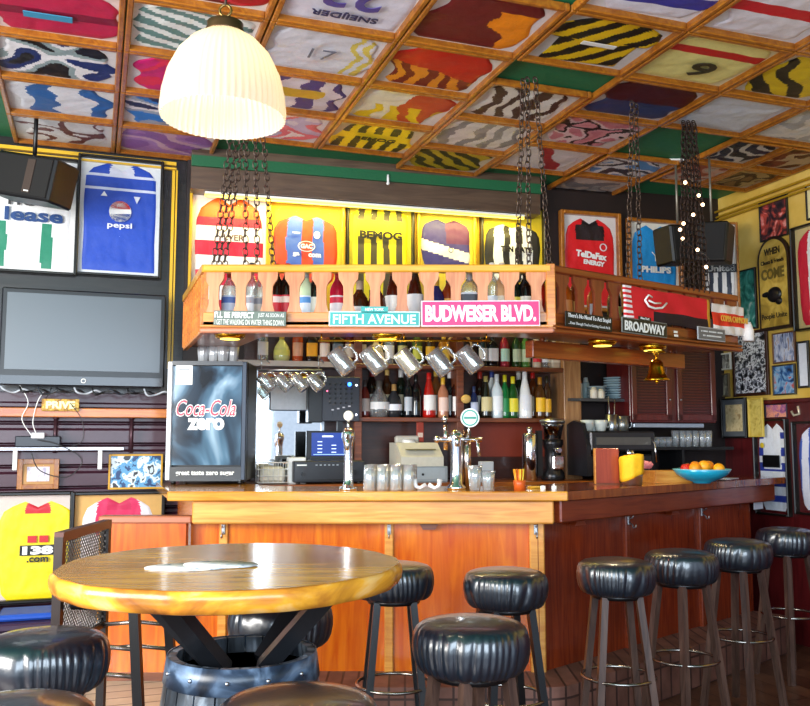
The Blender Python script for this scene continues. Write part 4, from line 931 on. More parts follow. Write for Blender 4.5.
for i in range(60):
    a = i/59; z = .92*(1-a)+.02; pts.append((.07*math.sin(a*17)*(.4+a), -.05+.03*math.cos(a*17), z))
MB().tube(pts, .002, M('#2c2420', .6), 4).build('wire', fl_)
for i in (20, 25, 29, 33, 36, 38, 41, 45, 52): MB().sphere(pts[i], .010, M('#ffd0a0', .3, emit=5.), 8, 6).build('bulb', fl_)

# ------------------------------------------------------------ pendant lamp
lx, ly, lz = sx(218, 2.42), 2.42, 2.285
lamp = thing('pendant_lamp', 'white ribbed glass pendant lamp hanging at the upper left', 'pendant lamp', loc=(lx, ly, lz))
gm_ = bpy.data.materials.new('opal_glass'); gm_.use_nodes = True; nt = gm_.node_tree; b = nt.nodes['Principled BSDF']; b.inputs['Base Color'].default_value = (.44, .41, .40, 1); b.inputs['Roughness'].default_value = .25
tr = nt.nodes.new('ShaderNodeBsdfTranslucent'); tr.inputs[0].default_value = (.5, .42, .28, 1); ms = nt.nodes.new('ShaderNodeMixShader'); ms.inputs[0].default_value = .4
nt.links.new(b.outputs[0], ms.inputs[1]); nt.links.new(tr.outputs[0], ms.inputs[2]); nt.links.new(ms.outputs[0], nt.nodes['Material Output'].inputs[0])
pr = [(.175, 0), (.177, .02), (.172, .07), (.158, .13), (.132, .185), (.098, .225), (.062, .25), (.04, .256)]
MB().lathe(pr, gm_, n=192, rad=lambda t, j: 1+.016*math.sin(56*t), capb=False, capt=False).build('glass_shade', lamp)
MB().lathe([(.055, .245), (.058, .258), (.05, .275), (.052, .285), (.03, .295), (.012, .305), (.0, .305)], M('#5c4028', .35, .7), n=28).build('gallery_cap', lamp)
MB().ring((0, 0, .325), .017, .004, M('#8a6a3a', .3, .9), 16, 6, ax='Y').build('hanging_loop', lamp)
MB().cyl((0, 0, .34), (0, 0, CEIL-lz+.03), .004, .004, M('#3a2a20', .5), 8).build('cord', lamp)
MB().sphere((0, 0, .175), .032, M('#ffe0a8', .3, emit=3.), 14, 8).build('bulb', lamp)
pl = bpy.data.lights.new('pendant_bulb_light', 'POINT'); pl.energy = 3.5; pl.color = (1, .84, .6); pl.shadow_soft_size = .045
po = bpy.data.objects.new('pendant_bulb_light', pl); C.objects.link(po); po.location = (lx, ly, lz+.13)
# strip light under the lintel
u0 = 0.08; u1 = 2.30
st = thing('strip_light', 'long fluorescent strip light glowing along the top of the framed shirts', 'strip light', BKW.mat((u0+u1)/2, 2.952, -.115))
MB().cyl((-(u1-u0)/2, 0, -.012), ((u1-u0)/2, 0, -.012), .011, .011, M('#ffe060', .3, emit=1.0), 12).build('tube', st)
MB().box((0, .0, .003), (u1-u0, .04, .012), WHITE).build('housing', st)
a_ = BKW.mat(1.19, 2.93, -.15); o = area('strip_light_glow', a_.translation, a_.translation+BKW.n*.35+Vector((0, 0, -1)), 2.2, .04, 9, (1, .84, .25))
o.rotation_euler = (R(18), 0, BA)

# ------------------------------------------------------------ back shelves and bottles on them
def bm_at(px, z, off, rz=0):     # on back wall plane offset
    u, _ = BKW.hit(px, 400, off); return BKW.mat(u, z, off), u
shelf = thing('back_shelving', 'dark wooden bottle shelving behind the bar', 'shelving', BKW.mat(0, 0))
uL, _ = BKW.hit(247, 360, -.2); uR, _ = BKW.hit(563, 360, -.2); uM, _ = BKW.hit(355, 400, -.2)
SZ1, SZ2 = 1.865, 1.515
MB().box(((uL+uR)/2, -.115, SZ1-.014), (uR-uL, .22, .028), SHELFW, None, .003).build('shelf', shelf)
MB().box(((uM+uR)/2, -.115, SZ2-.014), (uR-uM, .22, .028), SHELFW, None, .003).build('shelf', shelf)
MB().box((uL+.25, -.235, SZ1-.014), (.7, .02, .034), M('#b8a898', .35, .2)).build('metal_edge', shelf)
for px in (358, 460): 
    u, _ = BKW.hit(px, 400, -.2); MB().box((u, -.11, 1.60), (.05, .2, .98), SHELFW, None, .003).build('upright', shelf)
MB().box((uR+.055, -.11, 1.65), (.13, .24, 1.12), wood('pale_pillar', '#8a5a34', '#c09060', .4, (12, 12, 1), .2), None, .004).build('end_pillar', shelf)
MB().box(((uL+uR)/2, -.004, 1.6), (uR-uL, .008, 1.0), DARKW).build('back_board', shelf)
g = 'bottles on the upper back shelf'
UB = [(262, 'liquor', '#c8ccc8', '#e4e4e4', '#c0c0c0', 'white-labelled clear bottle at the left end of the upper back shelf'),
 (281, 'jug', '#c8cc88', '#d8d870', '#c8b040', 'round bottle with yellow-green label on the upper back shelf'),
 (297, 'liquor', '#b84818', '#d8a080', '#c88030', 'orange-brown bottle on the upper back shelf'),
 (311, 'square', '#201008', '#f0a818', '#181008', 'square dark bottle with a bright amber label on the upper back shelf'),
 (324, 'liquor', '#8c4c3c', '#e8d8d0', '#d8c0b0', 'rosy bottle with an oval white label on the upper back shelf'),
 (337, 'square', '#101010', '#707880', '#181818', 'square black bottle with a grey-black label on the upper back shelf'),
 (349, 'liquor', '#4c1414', '#c8b8a8', '#8c1c1c', 'dark bottle with a slanted pale label above the first mug'),
 (361, 'wine', '#3c1c10', '#d8c8b0', '#a88848', 'brown bottle between the first two hanging mugs'),
 (376, 'jug', '#c8b898', '#ecdcc8', '#d0b040', 'wide bottle with cream label above the second mug'),
 (389, 'liquor', '#e0e4e0', '#f0f0f0', '#b8b8b8', 'clear bottle with a small white label above the third mug'),
 (402, 'wine', '#181c10', '#c8c078', '#282818', 'black-green bottle above the third hanging mug'),
 (417, 'liquor', '#485820', '#d0d048', '#c8c030', 'green bottle with yellow label above the fourth mug'),
 (430, 'liquor', '#382008', '#e8b020', '#c89818', 'dark bottle with a gold label above the fourth mug'),
 (444, 'square', '#a06818', '#e8c048', '#d8b030', 'square golden bottle above the fifth hanging mug'),
 (483, 'wine', '#101418', '#e0e0e0', '#141414', 'black bottle with white label right of the fifth mug'),
 (493, 'square', '#0c0c10', '#e0e0e4', '#101010', 'square black bottle with white label on the upper back shelf'),
 (505, 'liquor', '#8c1c2c', '#b8e0d0', '#e0e8e4', 'red bottle with a mint label on the upper back shelf'),
 (517, 'liquor', '#1c3c18', '#c0d0b0', '#284c20', 'dark green bottle on the right half of the upper back shelf'),
 (526, 'liquor', '#4c7c38', '#d0e0b8', '#e0e0d0', 'light green bottle on the right half of the upper back shelf'),
 (537, 'wine', '#c8b8a0', '#e02838', '#d0d0c8', 'pale bottle with a red and white label on the upper back shelf'),
 (546, 'liquor', '#c8d0dc', '#e8ecf0', '#4878d8', 'clear bottle with bright blue cap near the shelf end'),
 (555, 'square', '#c8b8a0', '#e8dcc8', '#d8c8a0', 'square pale bottle at the right end of the upper back shelf')]
for px, k_, bd, lb_, cp, ds in UB:
    Mx, _ = bm_at(px, SZ1, -.15); bottle(k_, Mx, CL if bd in ('#c8ccc8', '#e0e4e0', '#c8d0dc') else bd, lb_, cp, ds, g, .92)
g = 'bottles on the lower back shelf'
LB = [(365, 'liquor', '#5c1c18', '#a89890', '#383030', 'dark red bottle at the left end of the lower back shelf', .85),
 (379, 'jug', CL, '#e0e0e0', '#585450', 'wide clear round-bodied bottle below the second mug', 1.15),
 (394, 'squat', M('#2a2c30', .1), '#e8eaf0', '#b08850', 'squat bottle with a round silver label on the lower back shelf', 1.0),
 (408, 'slim', '#14181c', '#b8c0c8', '#181c20', 'slim black bottle with a grey label on the lower back shelf', .95),
 (416, 'wine', '#0c0c10', None, '#101014', 'plain black bottle behind the third mug on the lower back shelf', .95),
 (429, 'cone', '#b01810', '#f0ece8', '#c8201c', 'red bottle with a black-edged white label on the lower back shelf', 1.05),
 (443, 'liquor', '#b87858', '#e8c8b8', '#e0b030', 'pinkish bottle with a yellow cap on the lower back shelf', .95),
 (457, 'wine', '#2c100c', '#f0ece8', '#8c5c40', 'dark bottle with tall white label on the lower back shelf', 1.0),
 (474, 'liquor', '#20305c', '#c8d0e8', '#303c60', 'blue-labelled small bottle right of the post', .75),
 (486, 'cone', '#18140c', '#d8c890', '#9c8c50', 'dark bottle with a gold oval label on the lower back shelf', 1.0),
 (497, 'liquor', '#d8e4e8', '#f0f4f8', '#c8ccd0', 'pale clear bottle with white label on the lower back shelf', 1.05),
 (505, 'slim', '#0f6c34', '#188848', '#c8c020', 'green slim bottle in the middle of the lower back shelf', .95),
 (513, 'wine', '#18501c', '#e8d828', '#e0d020', 'green bottle with a bright yellow label on the lower back shelf', .95),
 (525, 'cone', '#f0f0ee', '#e4e4e8', '#e8e8e8', 'white opaque bottle with a white cap on the lower back shelf', 1.12),
 (540, 'liquor', '#4c2c10', '#f0b818', '#a87018', 'amber bottle with yellow label near the lower shelf end', 1.0),
 (547, 'slim', '#3c2414', '#e0a828', '#282010', 'brown slim bottle at the right end of the lower back shelf', .95)]
for px, k_, bd, lb_, cp, ds, s_ in LB:
    Mx, _ = bm_at(px, SZ2, -.15); bottle(k_, Mx, bd, lb_, cp, ds, g, s_*1.03)
g = 'bottles at the back of the lower shelf'
for px, k_, bd, lb_, cp, ds in ((372, 'wine', '#1c1410', None, '#8c2018', 'dark bottle with a red cap behind the wide clear one'), (387, 'slim', '#3c2010', None, '#c8a860', 'brown bottle with a gold cap rising behind the silver-labelled one'), (401, 'wine', '#141c14', None, '#c8c8c8', 'dark green bottle with a silver cap at the rear of the lower shelf'),
 (436, 'slim', '#7c4820', None, '#d8b040', 'amber bottle rising behind the red one'), (450, 'wine', '#1c1c20', None, '#e0e0e0', 'dark bottle with a white cap behind the pinkish one'), (480, 'wine', '#241410', None, '#9c2c20', 'brown bottle with a red cap behind the blue-labelled one'), (492, 'slim', '#dce0dc', None, '#283c80', 'pale bottle with a blue cap behind the gold-labelled one'),
 (519, 'wine', '#1c2c18', None, '#c0c0b8', 'dark green bottle left of the white opaque one, further back'), (533, 'slim', '#602c10', None, '#c81c18', 'brown bottle with a red cap behind the white opaque one')):
    Mx, _ = bm_at(px, SZ2, -.06); bottle(k_, Mx, bd, '#b8a888' if px % 2 else '#c8c8c0', cp, ds, g, 1.12)
# small round sign hanging between shelves
cap = MB(); Mx, u = bm_at(466, 1.64, -.24)
cap.sphere((0, 0, 0), .03, M('#d8b060', .8, 0, .4, 60), 12, 8, (1.2, .6, 1)); tag(cap.build('straw_figure', None, Mx), 'small straw-coloured ornament hung on the shelf post under the fifth mug', 'ornament')
Mx, u = bm_at(460, 1.99, -.26); mb = MB(); mb.ring((0, 0, 0), .085, .008, M('#c8a060', .5), 32, 8, ax='Y'); 
tag(mb.build('round_hoop', None, Mx), 'round straw-coloured hoop behind the fifth hanging mug', 'hoop')
# ------------------------------------------------------------ hanging beer mugs
MUGG = clear('mug_glass', tint=(.88, .92, .90), refl=.6, rough=.08, dens=.16, milky=.08)
def mug(Mx, label, s=1.0, group='glass mugs hanging under the gallery', name='beer_mug'):
    o = thing(name, label, 'mug', Mx, group)
    h, r = .135*s, .044*s
    rad = lambda t, j: 1+.05*abs(math.cos(5*t)) if 1 <= j <= 3 else 1
    MB().lathe([(r*.9, 0), (r, .006*s), (r*1.02, .03*s), (r, .09*s), (r*.98, .11*s), (r*1.0, h), (r*.90, h), (r*.84, .02*s), (0, .018*s)], MUGG, n=40, rad=rad).build('glass_body', o)
    pts = [(r*.95, 0, h*.82), (r*1.5, 0, h*.84), (r*1.85, 0, h*.68), (r*1.85, 0, h*.38), (r*1.5, 0, h*.2), (r*.95, 0, h*.2)]
    MB().tube(pts, .007*s, MUGG, 8).build('handle', o)
    return o
MY = 4.42
rail = MB(); a0 = atY(318, 343, MY); a1 = atY(490, 343, MY)
rail.cyl((a0.x, MY, 1.872), (a1.x, MY, 1.872), .006, .006, BRASS, 8)
for q in (0.02, .5, .98): rail.cyl((a0.x+(a1.x-a0.x)*q, MY, 1.87), (a0.x+(a1.x-a0.x)*q, MY, zb0+.022), .004, .004, BRASS, 6)
tag(rail.build('mug_rail'), 'thin brass rail under the gallery carrying the beer mugs', 'rail')
for i, (px, py, lb) in enumerate(((342, 362, 'leftmost hanging beer mug, before the dark mixer'), (374, 361, 'second hanging beer mug from the left'), (408, 363, 'third hanging beer mug, over the silver labelled bottle'), (440, 363, 'fourth hanging beer mug, above the red bottle'), (470, 360, 'rightmost hanging beer mug, in front of the straw hoop'))):
    p = atY(px, py, MY+.0)
    # tilted: mouth up-left, base down-right, handle up
    T = Matrix.Translation(p) @ Matrix.Rotation(R(-38), 4, 'Y') @ Matrix.Translation((0, 0, -.066))
    mug(T, lb, 1.02)
    hk = MB(); q = T @ Vector((.078, 0, .10)); hk.tube([(q.x, q.y, q.z), (q.x, q.y, (q.z+1.872)/2), (q.x, q.y, 1.868)], .0025, BRASS, 6)
    tag(hk.build('mug_hook'), 'brass hook holding the '+lb.split(',')[0].replace('hanging ', ''), 'hook')
# mirror with small row of mugs before it
mu0, _ = BKW.hit(256, 400, -.03); mu1, _ = BKW.hit(323, 400, -.03)
mir = thing('back_mirror', 'bright mirror behind the bar, right of the drinks cooler', 'mirror', BKW.mat((mu0+mu1)/2, 1.50, -.012))
MB().box((0, -.004, 0), (mu1-mu0, .008, .62), M('#f4f6f8', .03, 1.)).build('mirror_glass', mir)
for sx_ in (-1, 1): MB().box((sx_*(mu1-mu0)/2, -.008, 0), (.02, .016, .64), STEEL).build('edge_strip', mir)
pos_, _ = BKW.hit(298, 376, -.04)
pb = MB(); uu0, zz1 = BKW.hit(271, 378, -.045); uu1, zz0 = BKW.hit(316, 410, -.045)
pb.box((0, 0, 0), (uu1-uu0, .004, zz1-zz0), M('#f6f6f6', .6)); pb.box((0, .001, 0), (uu1-uu0+.012, .003, zz1-zz0+.012), M('#50505a', .5))
tag(pb.build('paper_notice', None, BKW.mat((uu0+uu1)/2, (zz0+zz1)/2, -.045)), 'white paper notice stuck on the mirror behind the small mugs', 'notice')
for i, px in enumerate((267, 284, 300, 316)):
    Y = 5.15; p = atY(px, 383, Y)
    mug(Matrix.Translation(p) @ Matrix.Rotation(R(-42), 4, 'Y') @ Matrix.Translation((0, 0, -.05)), ['small mug nearest the cooler', 'second small mug before the mirror', 'third small mug before the mirror', 'small mug nearest the mixer'][i], .8, 'small mugs hanging before the mirror')
rl = MB(); a0 = atY(258, 372, 5.15); a1 = atY(322, 372, 5.15); rl.cyl((a0.x, 5.15, a0.z+.012), (a1.x, 5.15, a0.z+.012), .005, .005, STEEL, 6)
for q in (a0.x+.02, a1.x-.02): rl.cyl((q, 5.15, a0.z+.012), (q, 5.15, SZ1+.0), .004, .004, STEEL, 6); rl.cyl((q, 5.15, SZ1), (q, 5.45, SZ1-.015), .004, .004, STEEL, 6)
tag(rl.build('mug_rail'), 'steel rail holding the small mugs before the mirror', 'rail')

# ------------------------------------------------------------ back counter
BZ = 1.10
ub0, _ = BKW.hit(252, 480, -.5); 
bc = thing('back_counter', 'dark wooden back counter along the wall behind the bar', 'counter', BKW.mat(0, 0))
MB().box(((ub0+3.45)/2, -.27, BZ-.02), (3.45-ub0, .50, .04), wood('back_counter_top', '#7a3c14', '#b0641c', .3, (1, 10, 10), .3)).build('worktop', bc)
MB().box(((ub0+3.45)/2, -.25, (BZ-.04)/2), (3.45-ub0, .44, BZ-.04), DARKW).build('body', bc)
# cooler with the soft drink front
CP = atY(207, 425, 5.0); co = thing('drinks_cooler', 'small black drinks cooler with glass door lettered Coca-Cola zero', 'cooler', loc=(CP.x, 5.0, BARZ), rz=R(2))
cw, chh, cd = .452, .685, .40
cz0 = .02
MB().box((0, cd/2+.02, cz0+chh/2), (cw, cd-.04, chh), M('#16181c', .35), None, .006).build('body', co)
for sx_ in (-1, 1):
    MB().box((sx_*(cw/2-.014), -.004, cz0+chh/2), (.028, .045, chh-.01), M('#c4c8cc' if sx_ < 0 else '#2c3440', .3, .4), None, .004).build('door_side', co)
MB().box((0, -.004, cz0+chh-.014), (cw-.05, .045, .024), M('#30343c', .3)).build('door_rail', co); MB().box((0, -.004, cz0+.04), (cw-.05, .045, .08), M('#14181e', .3)).build('door_rail', co)
dg_ = noisy('cooler_door_mottle', ['#0c121a', '#243444', '#4c6c84', '#94b0c4', '#d0e0ea'], 3.4, .12, .8, 3, (1, 1, .7))  # pale blue-grey blotches over a dark door
MB().box((0, .004, cz0+chh/2+.03), (cw-.056, .02, chh-.12), dg_).build('glass_door', co)
for q in ((-.19, .03), (.19, .03), (-.19, .36), (.19, .36)): MB().cyl((q[0], q[1], 0), (q[0], q[1], cz0+.004), .015, .015, BLACK, 10).build('foot', co)
CC = M('#e0284c', .4); text('Coca-Cola', .345, .10, WHITE, co, (-.005, -.008, .435), .003, shear=.35, bold=.04, name='logo_outline'); text('Coca-Cola', .335, .09, CC, co, (-.005, -.0115, .435), .003, shear=.35, bold=.0, name='logo')
text('zero', .21, .07, WHITE, co, (-.005, -.008, .343), .003, bold=.05, name='logo')
text('great taste zero sugar', .33, .032, WHITE, co, (0, -.029, .062), .002, bold=.02)
MB().box((-.135, -.008, .625), (.095, .004, .115), WHITE).box((-.135, -.011, .655), (.06, .002, .006), GREY).box((-.135, -.011, .63), (.05, .002, .03), M('#d0d4dc')).build('white_notice', co)
mb = MB()
for i in range(22): mb.box((cw/2+.001, .02, .2+i*.014), (.004, .05, .006), M('#3c4c60', .4))
mb.build('side_grille', co)
# glasses stacked on the cooler
g = 'stacked glasses on the drinks cooler'
def tumbler(p, h, r0, r1, label, group, m=GLASS, cat='glass', up=True, ribs=10, name='drinking_glass'):
    o = thing(name, label, cat, loc=p, group=group)
    rad = lambda t, j: 1+.04*math.cos(ribs*t)
    MB().lathe([(r0*.9, 0), (r0, .004), ((r0+r1)/2, h*.5), (r1, h), (r1*.92, h), ((r0+r1)/2*.9, h*.5), (r0*.85, .012), (0, .011)], m, n=40, rad=rad).build('glass_body', o)
    return o
ct = BARZ+cz0+chh
for i, (dx, dy, tx_) in enumerate(((-.09, .10, 'leftmost glass on top of the cooler'), (-.03, .11, 'second glass on top of the cooler'), (.03, .09, 'third glass on top of the cooler'), (.085, .12, 'rightmost glass on top of the cooler'))):
    tumbler((CP.x+dx+.03, 5.0+dy+.02, ct+.001), .115, .026, .036, tx_, g, clear('bright_glass_%d' % i, refl=.6, rough=.05, dens=.2, milky=.3))

# ------------------------------------------------------------ things on the bar top
def on_bar(px, py):
    d = ray(px, py).normalized(); k = (EYE-BARZ)/-d.z; return Vector((0, 0, EYE))+d*k
g = 'upturned tumblers on the bar'
GG = clear('tumbler_glass', tint=(.9, .94, .95), refl=.6, rough=.1, dens=.14, milky=.16)
names = ['front', 'middle', 'rear']
for i in range(4):
    for j in range(2):
        x = sx(370+i*13, 4.42)+j*.012
        tumbler((x, 4.42+j*.075, BARZ), .128, .031-.0, .026, '%s upturned tumbler of the %s row left of the tap tower' % (['leftmost', 'second', 'third', 'rightmost'][i], ['front', 'back'][j]), g, GG)
for px, h, lb in ((474, .125, 'taller faceted glass just right of the tap tower'), (487, .098, 'shorter faceted glass right of the tap tower')):
    tumbler((sx(px, 4.42), 4.42, BARZ), h, .026, .036, lb, 'faceted glasses by the tap tower', GG)
# beer taps
def tap(px, Y, label, badge, handle_side=0):
    o = thing('beer_tap', label, 'beer tap', loc=(sx(px, Y), Y, BARZ)); return o
t1 = tap(349, 4.46, 'slim chrome beer tap with a small white knob, left of the tumblers', 1)
MB().lathe([(.045, 0), (.045, .012), (.026, .02), (.024, .06), (.022, .20), (.026, .235), (.034, .26), (.034, .29), (.02, .31), (0, .315)], CHROME, n=28).build('column', t1)
MB().tube([(0, -.02, .275), (0, -.06, .27), (0, -.075, .24), (0, -.078, .20)], .010, CHROME, 10).build('spout', t1)
MB().cyl((0, -.01, .30), (0, -.01, .35), .006, .006, CHROME, 10).build('lever', t1)
MB().sphere((0, -.01, .375), .026, M('#f2ead8', .3), 16, 10, (1, .45, 1)).build('knob', t1)
t2 = tap(456, 4.50, 'large chrome beer tap tower with a round green and white badge', 1)
MB().lathe([(.05, 0), (.05, .015), (.034, .03), (.031, .10), (.030, .22), (.036, .26), (.036, .285), (.02, .30), (0, .305)], CHROME, n=32).build('column', t2)
MB().cyl((.055, .02, 0), (.055, .02, .30), .022, .022, M('#c8b8b0', .15, 1.), 24).cyl((-.055, .02, .2), (-.055, .02, .33), .012, .012, CHROME, 16).build('side_column', t2)
MB().cyl((-.085, -.01, .255), (.13, -.01, .255), .013, .013, CHROME, 16).build('cross_tube', t2)
MB().tube([(.09, -.01, .255), (.105, -.04, .25), (.108, -.05, .21), (.112, -.052, .17)], .008, CHROME, 10).build('spout', t2)
MB().tube([(0, -.035, .27), (0, -.06, .262), (0, -.068, .22)], .012, CHROME, 10).build('spout', t2)
MB().sphere((-.06, -.01, .36), .018, CHROME, 14, 8).sphere((-.10, -.01, .255), .018, CHROME, 14, 8).build('ball_knob', t2)
MB().cyl((.06, -.01, .26), (.065, -.015, .34), .006, .006, CHROME, 10).build('lever', t2)
bd = MB(); bd.cyl((.068, -.02, .365), (.068, -.034, .365), .048, .048, M('#e8f0ec', .3), 32).cyl((.068, -.034, .365), (.068, -.036, .365), .042, .042, M('#2c8c78', .35), 32).cyl((.068, -.036, .365), (.068, -.0375, .365), .034, .034, M('#e0ece8', .35), 32)
bd.build('badge', t2); MB().box((.068, -.039, .365), (.062, .002, .012), M('#2c8c78', .4)).build('badge_band', t2)
# two small chrome clamps / spoon rests
for i, (px, lb) in enumerate(((420, 'left white curved handle lying on the bar beside the tap'), (434, 'right white curved handle lying on the bar beside the tap'))):
    x = sx(px, 4.42); s_ = -1 if i else 1
    tag(MB().tube([(x-s_*.028, 4.42, BARZ+.055), (x-s_*.022, 4.42, BARZ+.02), (x, 4.42, BARZ+.012), (x+s_*.03, 4.42, BARZ+.03)], [.014, .011, .010, .012], M('#e4e4e8', .2, .3), 10).build('cocktail_handle'), lb, 'handle')
# straws
so = thing('straw_holder', 'short orange cup packed with orange and yellow straws on the bar', 'straw holder', loc=(sx(518, 4.45), 4.45, BARZ))
MB().lathe([(.028, 0), (.03, .03), (.032, .05), (.029, .05), (.026, .01), (0, .008)], M('#c8581c', .4), n=28, rad=lambda t, j: 1+.03*math.cos(12*t)).build('cup', so)
for i in range(16):
    a = i*2.4; q = .006+.018*((i*37 % 16)/16); MB().cyl((q*math.cos(a)*.8, q*math.sin(a)*.8, .012), (q*1.5*math.cos(a), q*1.5*math.sin(a), .105), .003, .003, M(['#f0a020', '#e86818', '#e8d040'][i % 3], .4), 8).build('straw', so)
# little white caps at the corner
for i, px in enumerate((541, 552)):
    tag(MB().lathe([(.012, 0), (.014, .004), (.013, .02), (0, .022)], WHITE, n=18).build('plastic_button', None, Matrix.Translation((sx(px, 4.47), 4.47, BARZ))), ['left', 'right'][i]+' one of two small white caps at the bar corner', 'cap')
tag(MB().box((0, 0, .006), (.07, .04, .012), M('#e8b030', .5), None, .003).build('beer_mat', None, Matrix.Translation((sx(533, 4.6), 4.6, BARZ)) @ Matrix.Rotation(.3, 4, 'Z')), 'small yellow pad lying behind the straws', 'pad')

# wing of the bar: menu holder, bucket, box, bowl
p = Vector((sx(604, 5.0), 5.0, BARZ)); mh = thing('menu_holder', 'upright reddish wooden board standing on the bar beside the yellow cloth', 'board', loc=p, rz=R(8))
MB().box((0, 0, .105), (.145, .02, .20), wood('red_board', '#8a3018', '#a8482a', .35, (10, 10, 1), .3), None, .003).build('panel', mh)
MB().box((0, .04, .005), (.145, .10, .01), SHELFW).build('foot', mh); MB().box((-.07, -.002, .105), (.006, .022, .20), BARTRIM).build('edge', mh)
p = Vector((sx(629, 4.95), 4.95, BARZ)); bk = thing('cloth_covered_pot', 'steel pot with a bright yellow cloth draped over it', 'pot', loc=p)
MB().lathe([(.05, 0), (.056, .006), (.058, .05), (.062, .055), (.058, .06), (.0, .06)], STEEL, n=32).build('pot', bk)
YC = M('#f0b810', .7, 0, .2, 60)
vs = []; nn_ = 48; prof = [(.0, .170), (.04, .17), (.064, .165), (.069, .15), (.067, .11), (.066, .075), (.067, .055)]
mb = MB(); mb.lathe(prof, YC, n=nn_, rad=lambda t, j: 1+.04*math.sin(7*t+j*.3)*(j > 2)); 
mb.v = [(x, y, z+(-.03*max(0, math.cos(math.atan2(y, x)-R(200))) if z < .1 else 0)+x*.12) for x, y, z in mb.v]; mb.build('yellow_cloth', bk)
p = Vector((sx(648, 5.1), 5.1, BARZ))
mb = MB(); mb.sphere((0, 0, 0), .04, M('#e08890', .8, 0, .3, 60), 24, 14, (1.2, .8, .6)); mb.v = [(x+.01*noise.noise(Vector((x, y, z))*60), y, z+.014*noise.noise(Vector((x, y, z))*50)) for x, y, z in mb.v]
bx = thing('serving_box', 'shallow open wooden box with a folded cloth, behind the fruit bowl', 'box', loc=(sx(662, 5.25), 5.25, BARZ), rz=R(20))
for a, b, c_, d_ in ((0, -.08, .26, .012), (0, .08, .26, .012), (-.125, 0, .012, .15), (.125, 0, .012, .15)): MB().box((a, b, .035), (c_, d_, .07), BARTRIM, None, .002).build('side', bx)
MB().box((0, 0, .006), (.25, .15, .012), BARTRIM).build('base', bx)
tag(mb.build('pink_cloth', None, Matrix.Translation((sx(645, 5.15), 5.22, BARZ+.105))), 'crumpled pink cloth lying between yellow pot and box', 'cloth')
# bowl and fruit
bp_ = on_bar(698, 474); bp_ = Vector((sx(698, 5.15), 5.15, BARZ)); bo = thing('fruit_bowl', 'wide turquoise bowl full of oranges on the dark bar wing', 'bowl', loc=bp_)
MB().lathe([(.05, 0), (.055, .008), (.10, .022), (.145, .05), (.163, .078), (.160, .081), (.14, .055), (.095, .03), (.0, .022)], M('#1c9cc0', .15, 0, 0, 40, .5), n=56).build('bowl_body', bo)
MB().lathe([(.163, .078), (.166, .081), (.163, .084), (.160, .081)], M('#7cc8d8', .2), n=56, capb=False, capt=False).build('rim', bo)
for i, (dx, dy, dz, r, c_, lb) in enumerate(((-.10, -.02, .085, .030, '#c8281c', 'red apple at the left side of the turquoise bowl'), (-.055, -.05, .088, .034, '#f09018', 'orange at the front left of the turquoise bowl'), (.005, -.03, .098, .037, '#f4a01c', 'big orange at the middle of the turquoise bowl'),
      (.05, .03, .098, .034, '#f08c18', 'orange at the back right of the turquoise bowl'), (.09, -.03, .085, .034, '#f8a418', 'orange at the front right of the turquoise bowl'), (-.02, .05, .095, .033, '#e88818', 'orange at the rear of the turquoise bowl'), (-.07, .04, .085, .03, '#d84820', 'second red fruit behind the front left orange'))):
    o = thing('orange' if i not in (0, 6) else 'apple', lb, 'fruit', loc=bp_+Vector((dx, dy, dz)), group='fruit in the turquoise bowl')
    mb = MB(); mb.sphere((0, 0, 0), r, M(c_, .4, 0, .15, 160), 24, 14, (1, 1, .95)); mb.build('skin', o); MB().cyl((0, -.2*r, r*.92), (0, -.2*r, r), .003, .002, M('#5a6a20'), 8).build('stem', o)
pp = K+wd*1.98-wn*.18; tag(MB().box((0, 0, .0015), (.17, .12, .003), M('#c8ccd8', .4)).build('paper_sheet', None, Matrix.Translation((pp.x, pp.y, BARZ)) @ Matrix.Rotation(.9, 4, 'Z')), 'white paper sheet lying right of the fruit bowl', 'paper')
# bell
bz = atY(656, 352, 4.95); be = thing('brass_bell', 'polished brass bell hanging under the gallery wing', 'bell', loc=(bz.x, 4.95, bz.z))
MB().lathe([(.072, -.165), (.074, -.16), (.062, -.148), (.05, -.125), (.042, -.09), (.036, -.06), (.022, -.045), (.0, -.042)], BRASS, n=40).build('bell_body', be)
MB().cyl((0, 0, -.045), (0, 0, -.02), .010, .008, BRASS, 12).ring((0, 0, -.008), .013, .0035, BRASS, 16, 6, ax='Y').cyl((0, 0, .0), (0, 0, 1.855-bz.z), .004, .004, BRASS, 8).build('hanger', be)
MB().cyl((0, 0, -.06), (0, 0, -.165), .003, .003, BRASS, 6).sphere((0, 0, -.17), .012, BRASS, 10, 6).build('clapper', be)
MB().lathe([(.05, 0), (.055, -.01), (.05, -.014), (0, -.014)], BRASS, n=24).build('top_plate', be, Matrix.Translation((0, 0, .005)))

# ------------------------------------------------------------ machines on the back counter
def bk_loc(px, off, z=BZ): u, _ = BKW.hit(px, 470, off); return BKW.mat(u, z, off)
am = thing('sound_receiver', 'black stereo receiver on the back counter under the small screen', 'receiver', bk_loc(325, -.30))
MB().box((0, 0, .075), (.44, .30, .13), M('#23252b', .35), None, .006).build('case', am)
for q in ((-.19, -.13), (.19, -.13), (-.19, .13), (.19, .13)): MB().cyl((q[0], q[1], 0), (q[0], q[1], .012), .014, .014, BLACK, 10).build('foot', am)
mb = MB()
for i in range(6): mb.box((-.08+i*.026, -.152, .115), (.012, .004, .006), M('#a8b0b8'))
mb.box((-.17, -.152, .115), (.06, .003, .008), WHITE); mb.build('buttons', am); MB().cyl((-.16, -.15, .06), (-.16, -.165, .06), .013, .012, BLACK, 16).cyl((.15, -.15, .07), (.15, -.17, .07), .02, .018, BLACK, 16).build('dial', am)
MB().box((0, -.151, .025), (.40, .002, .01), BLACK).build('tray', am)
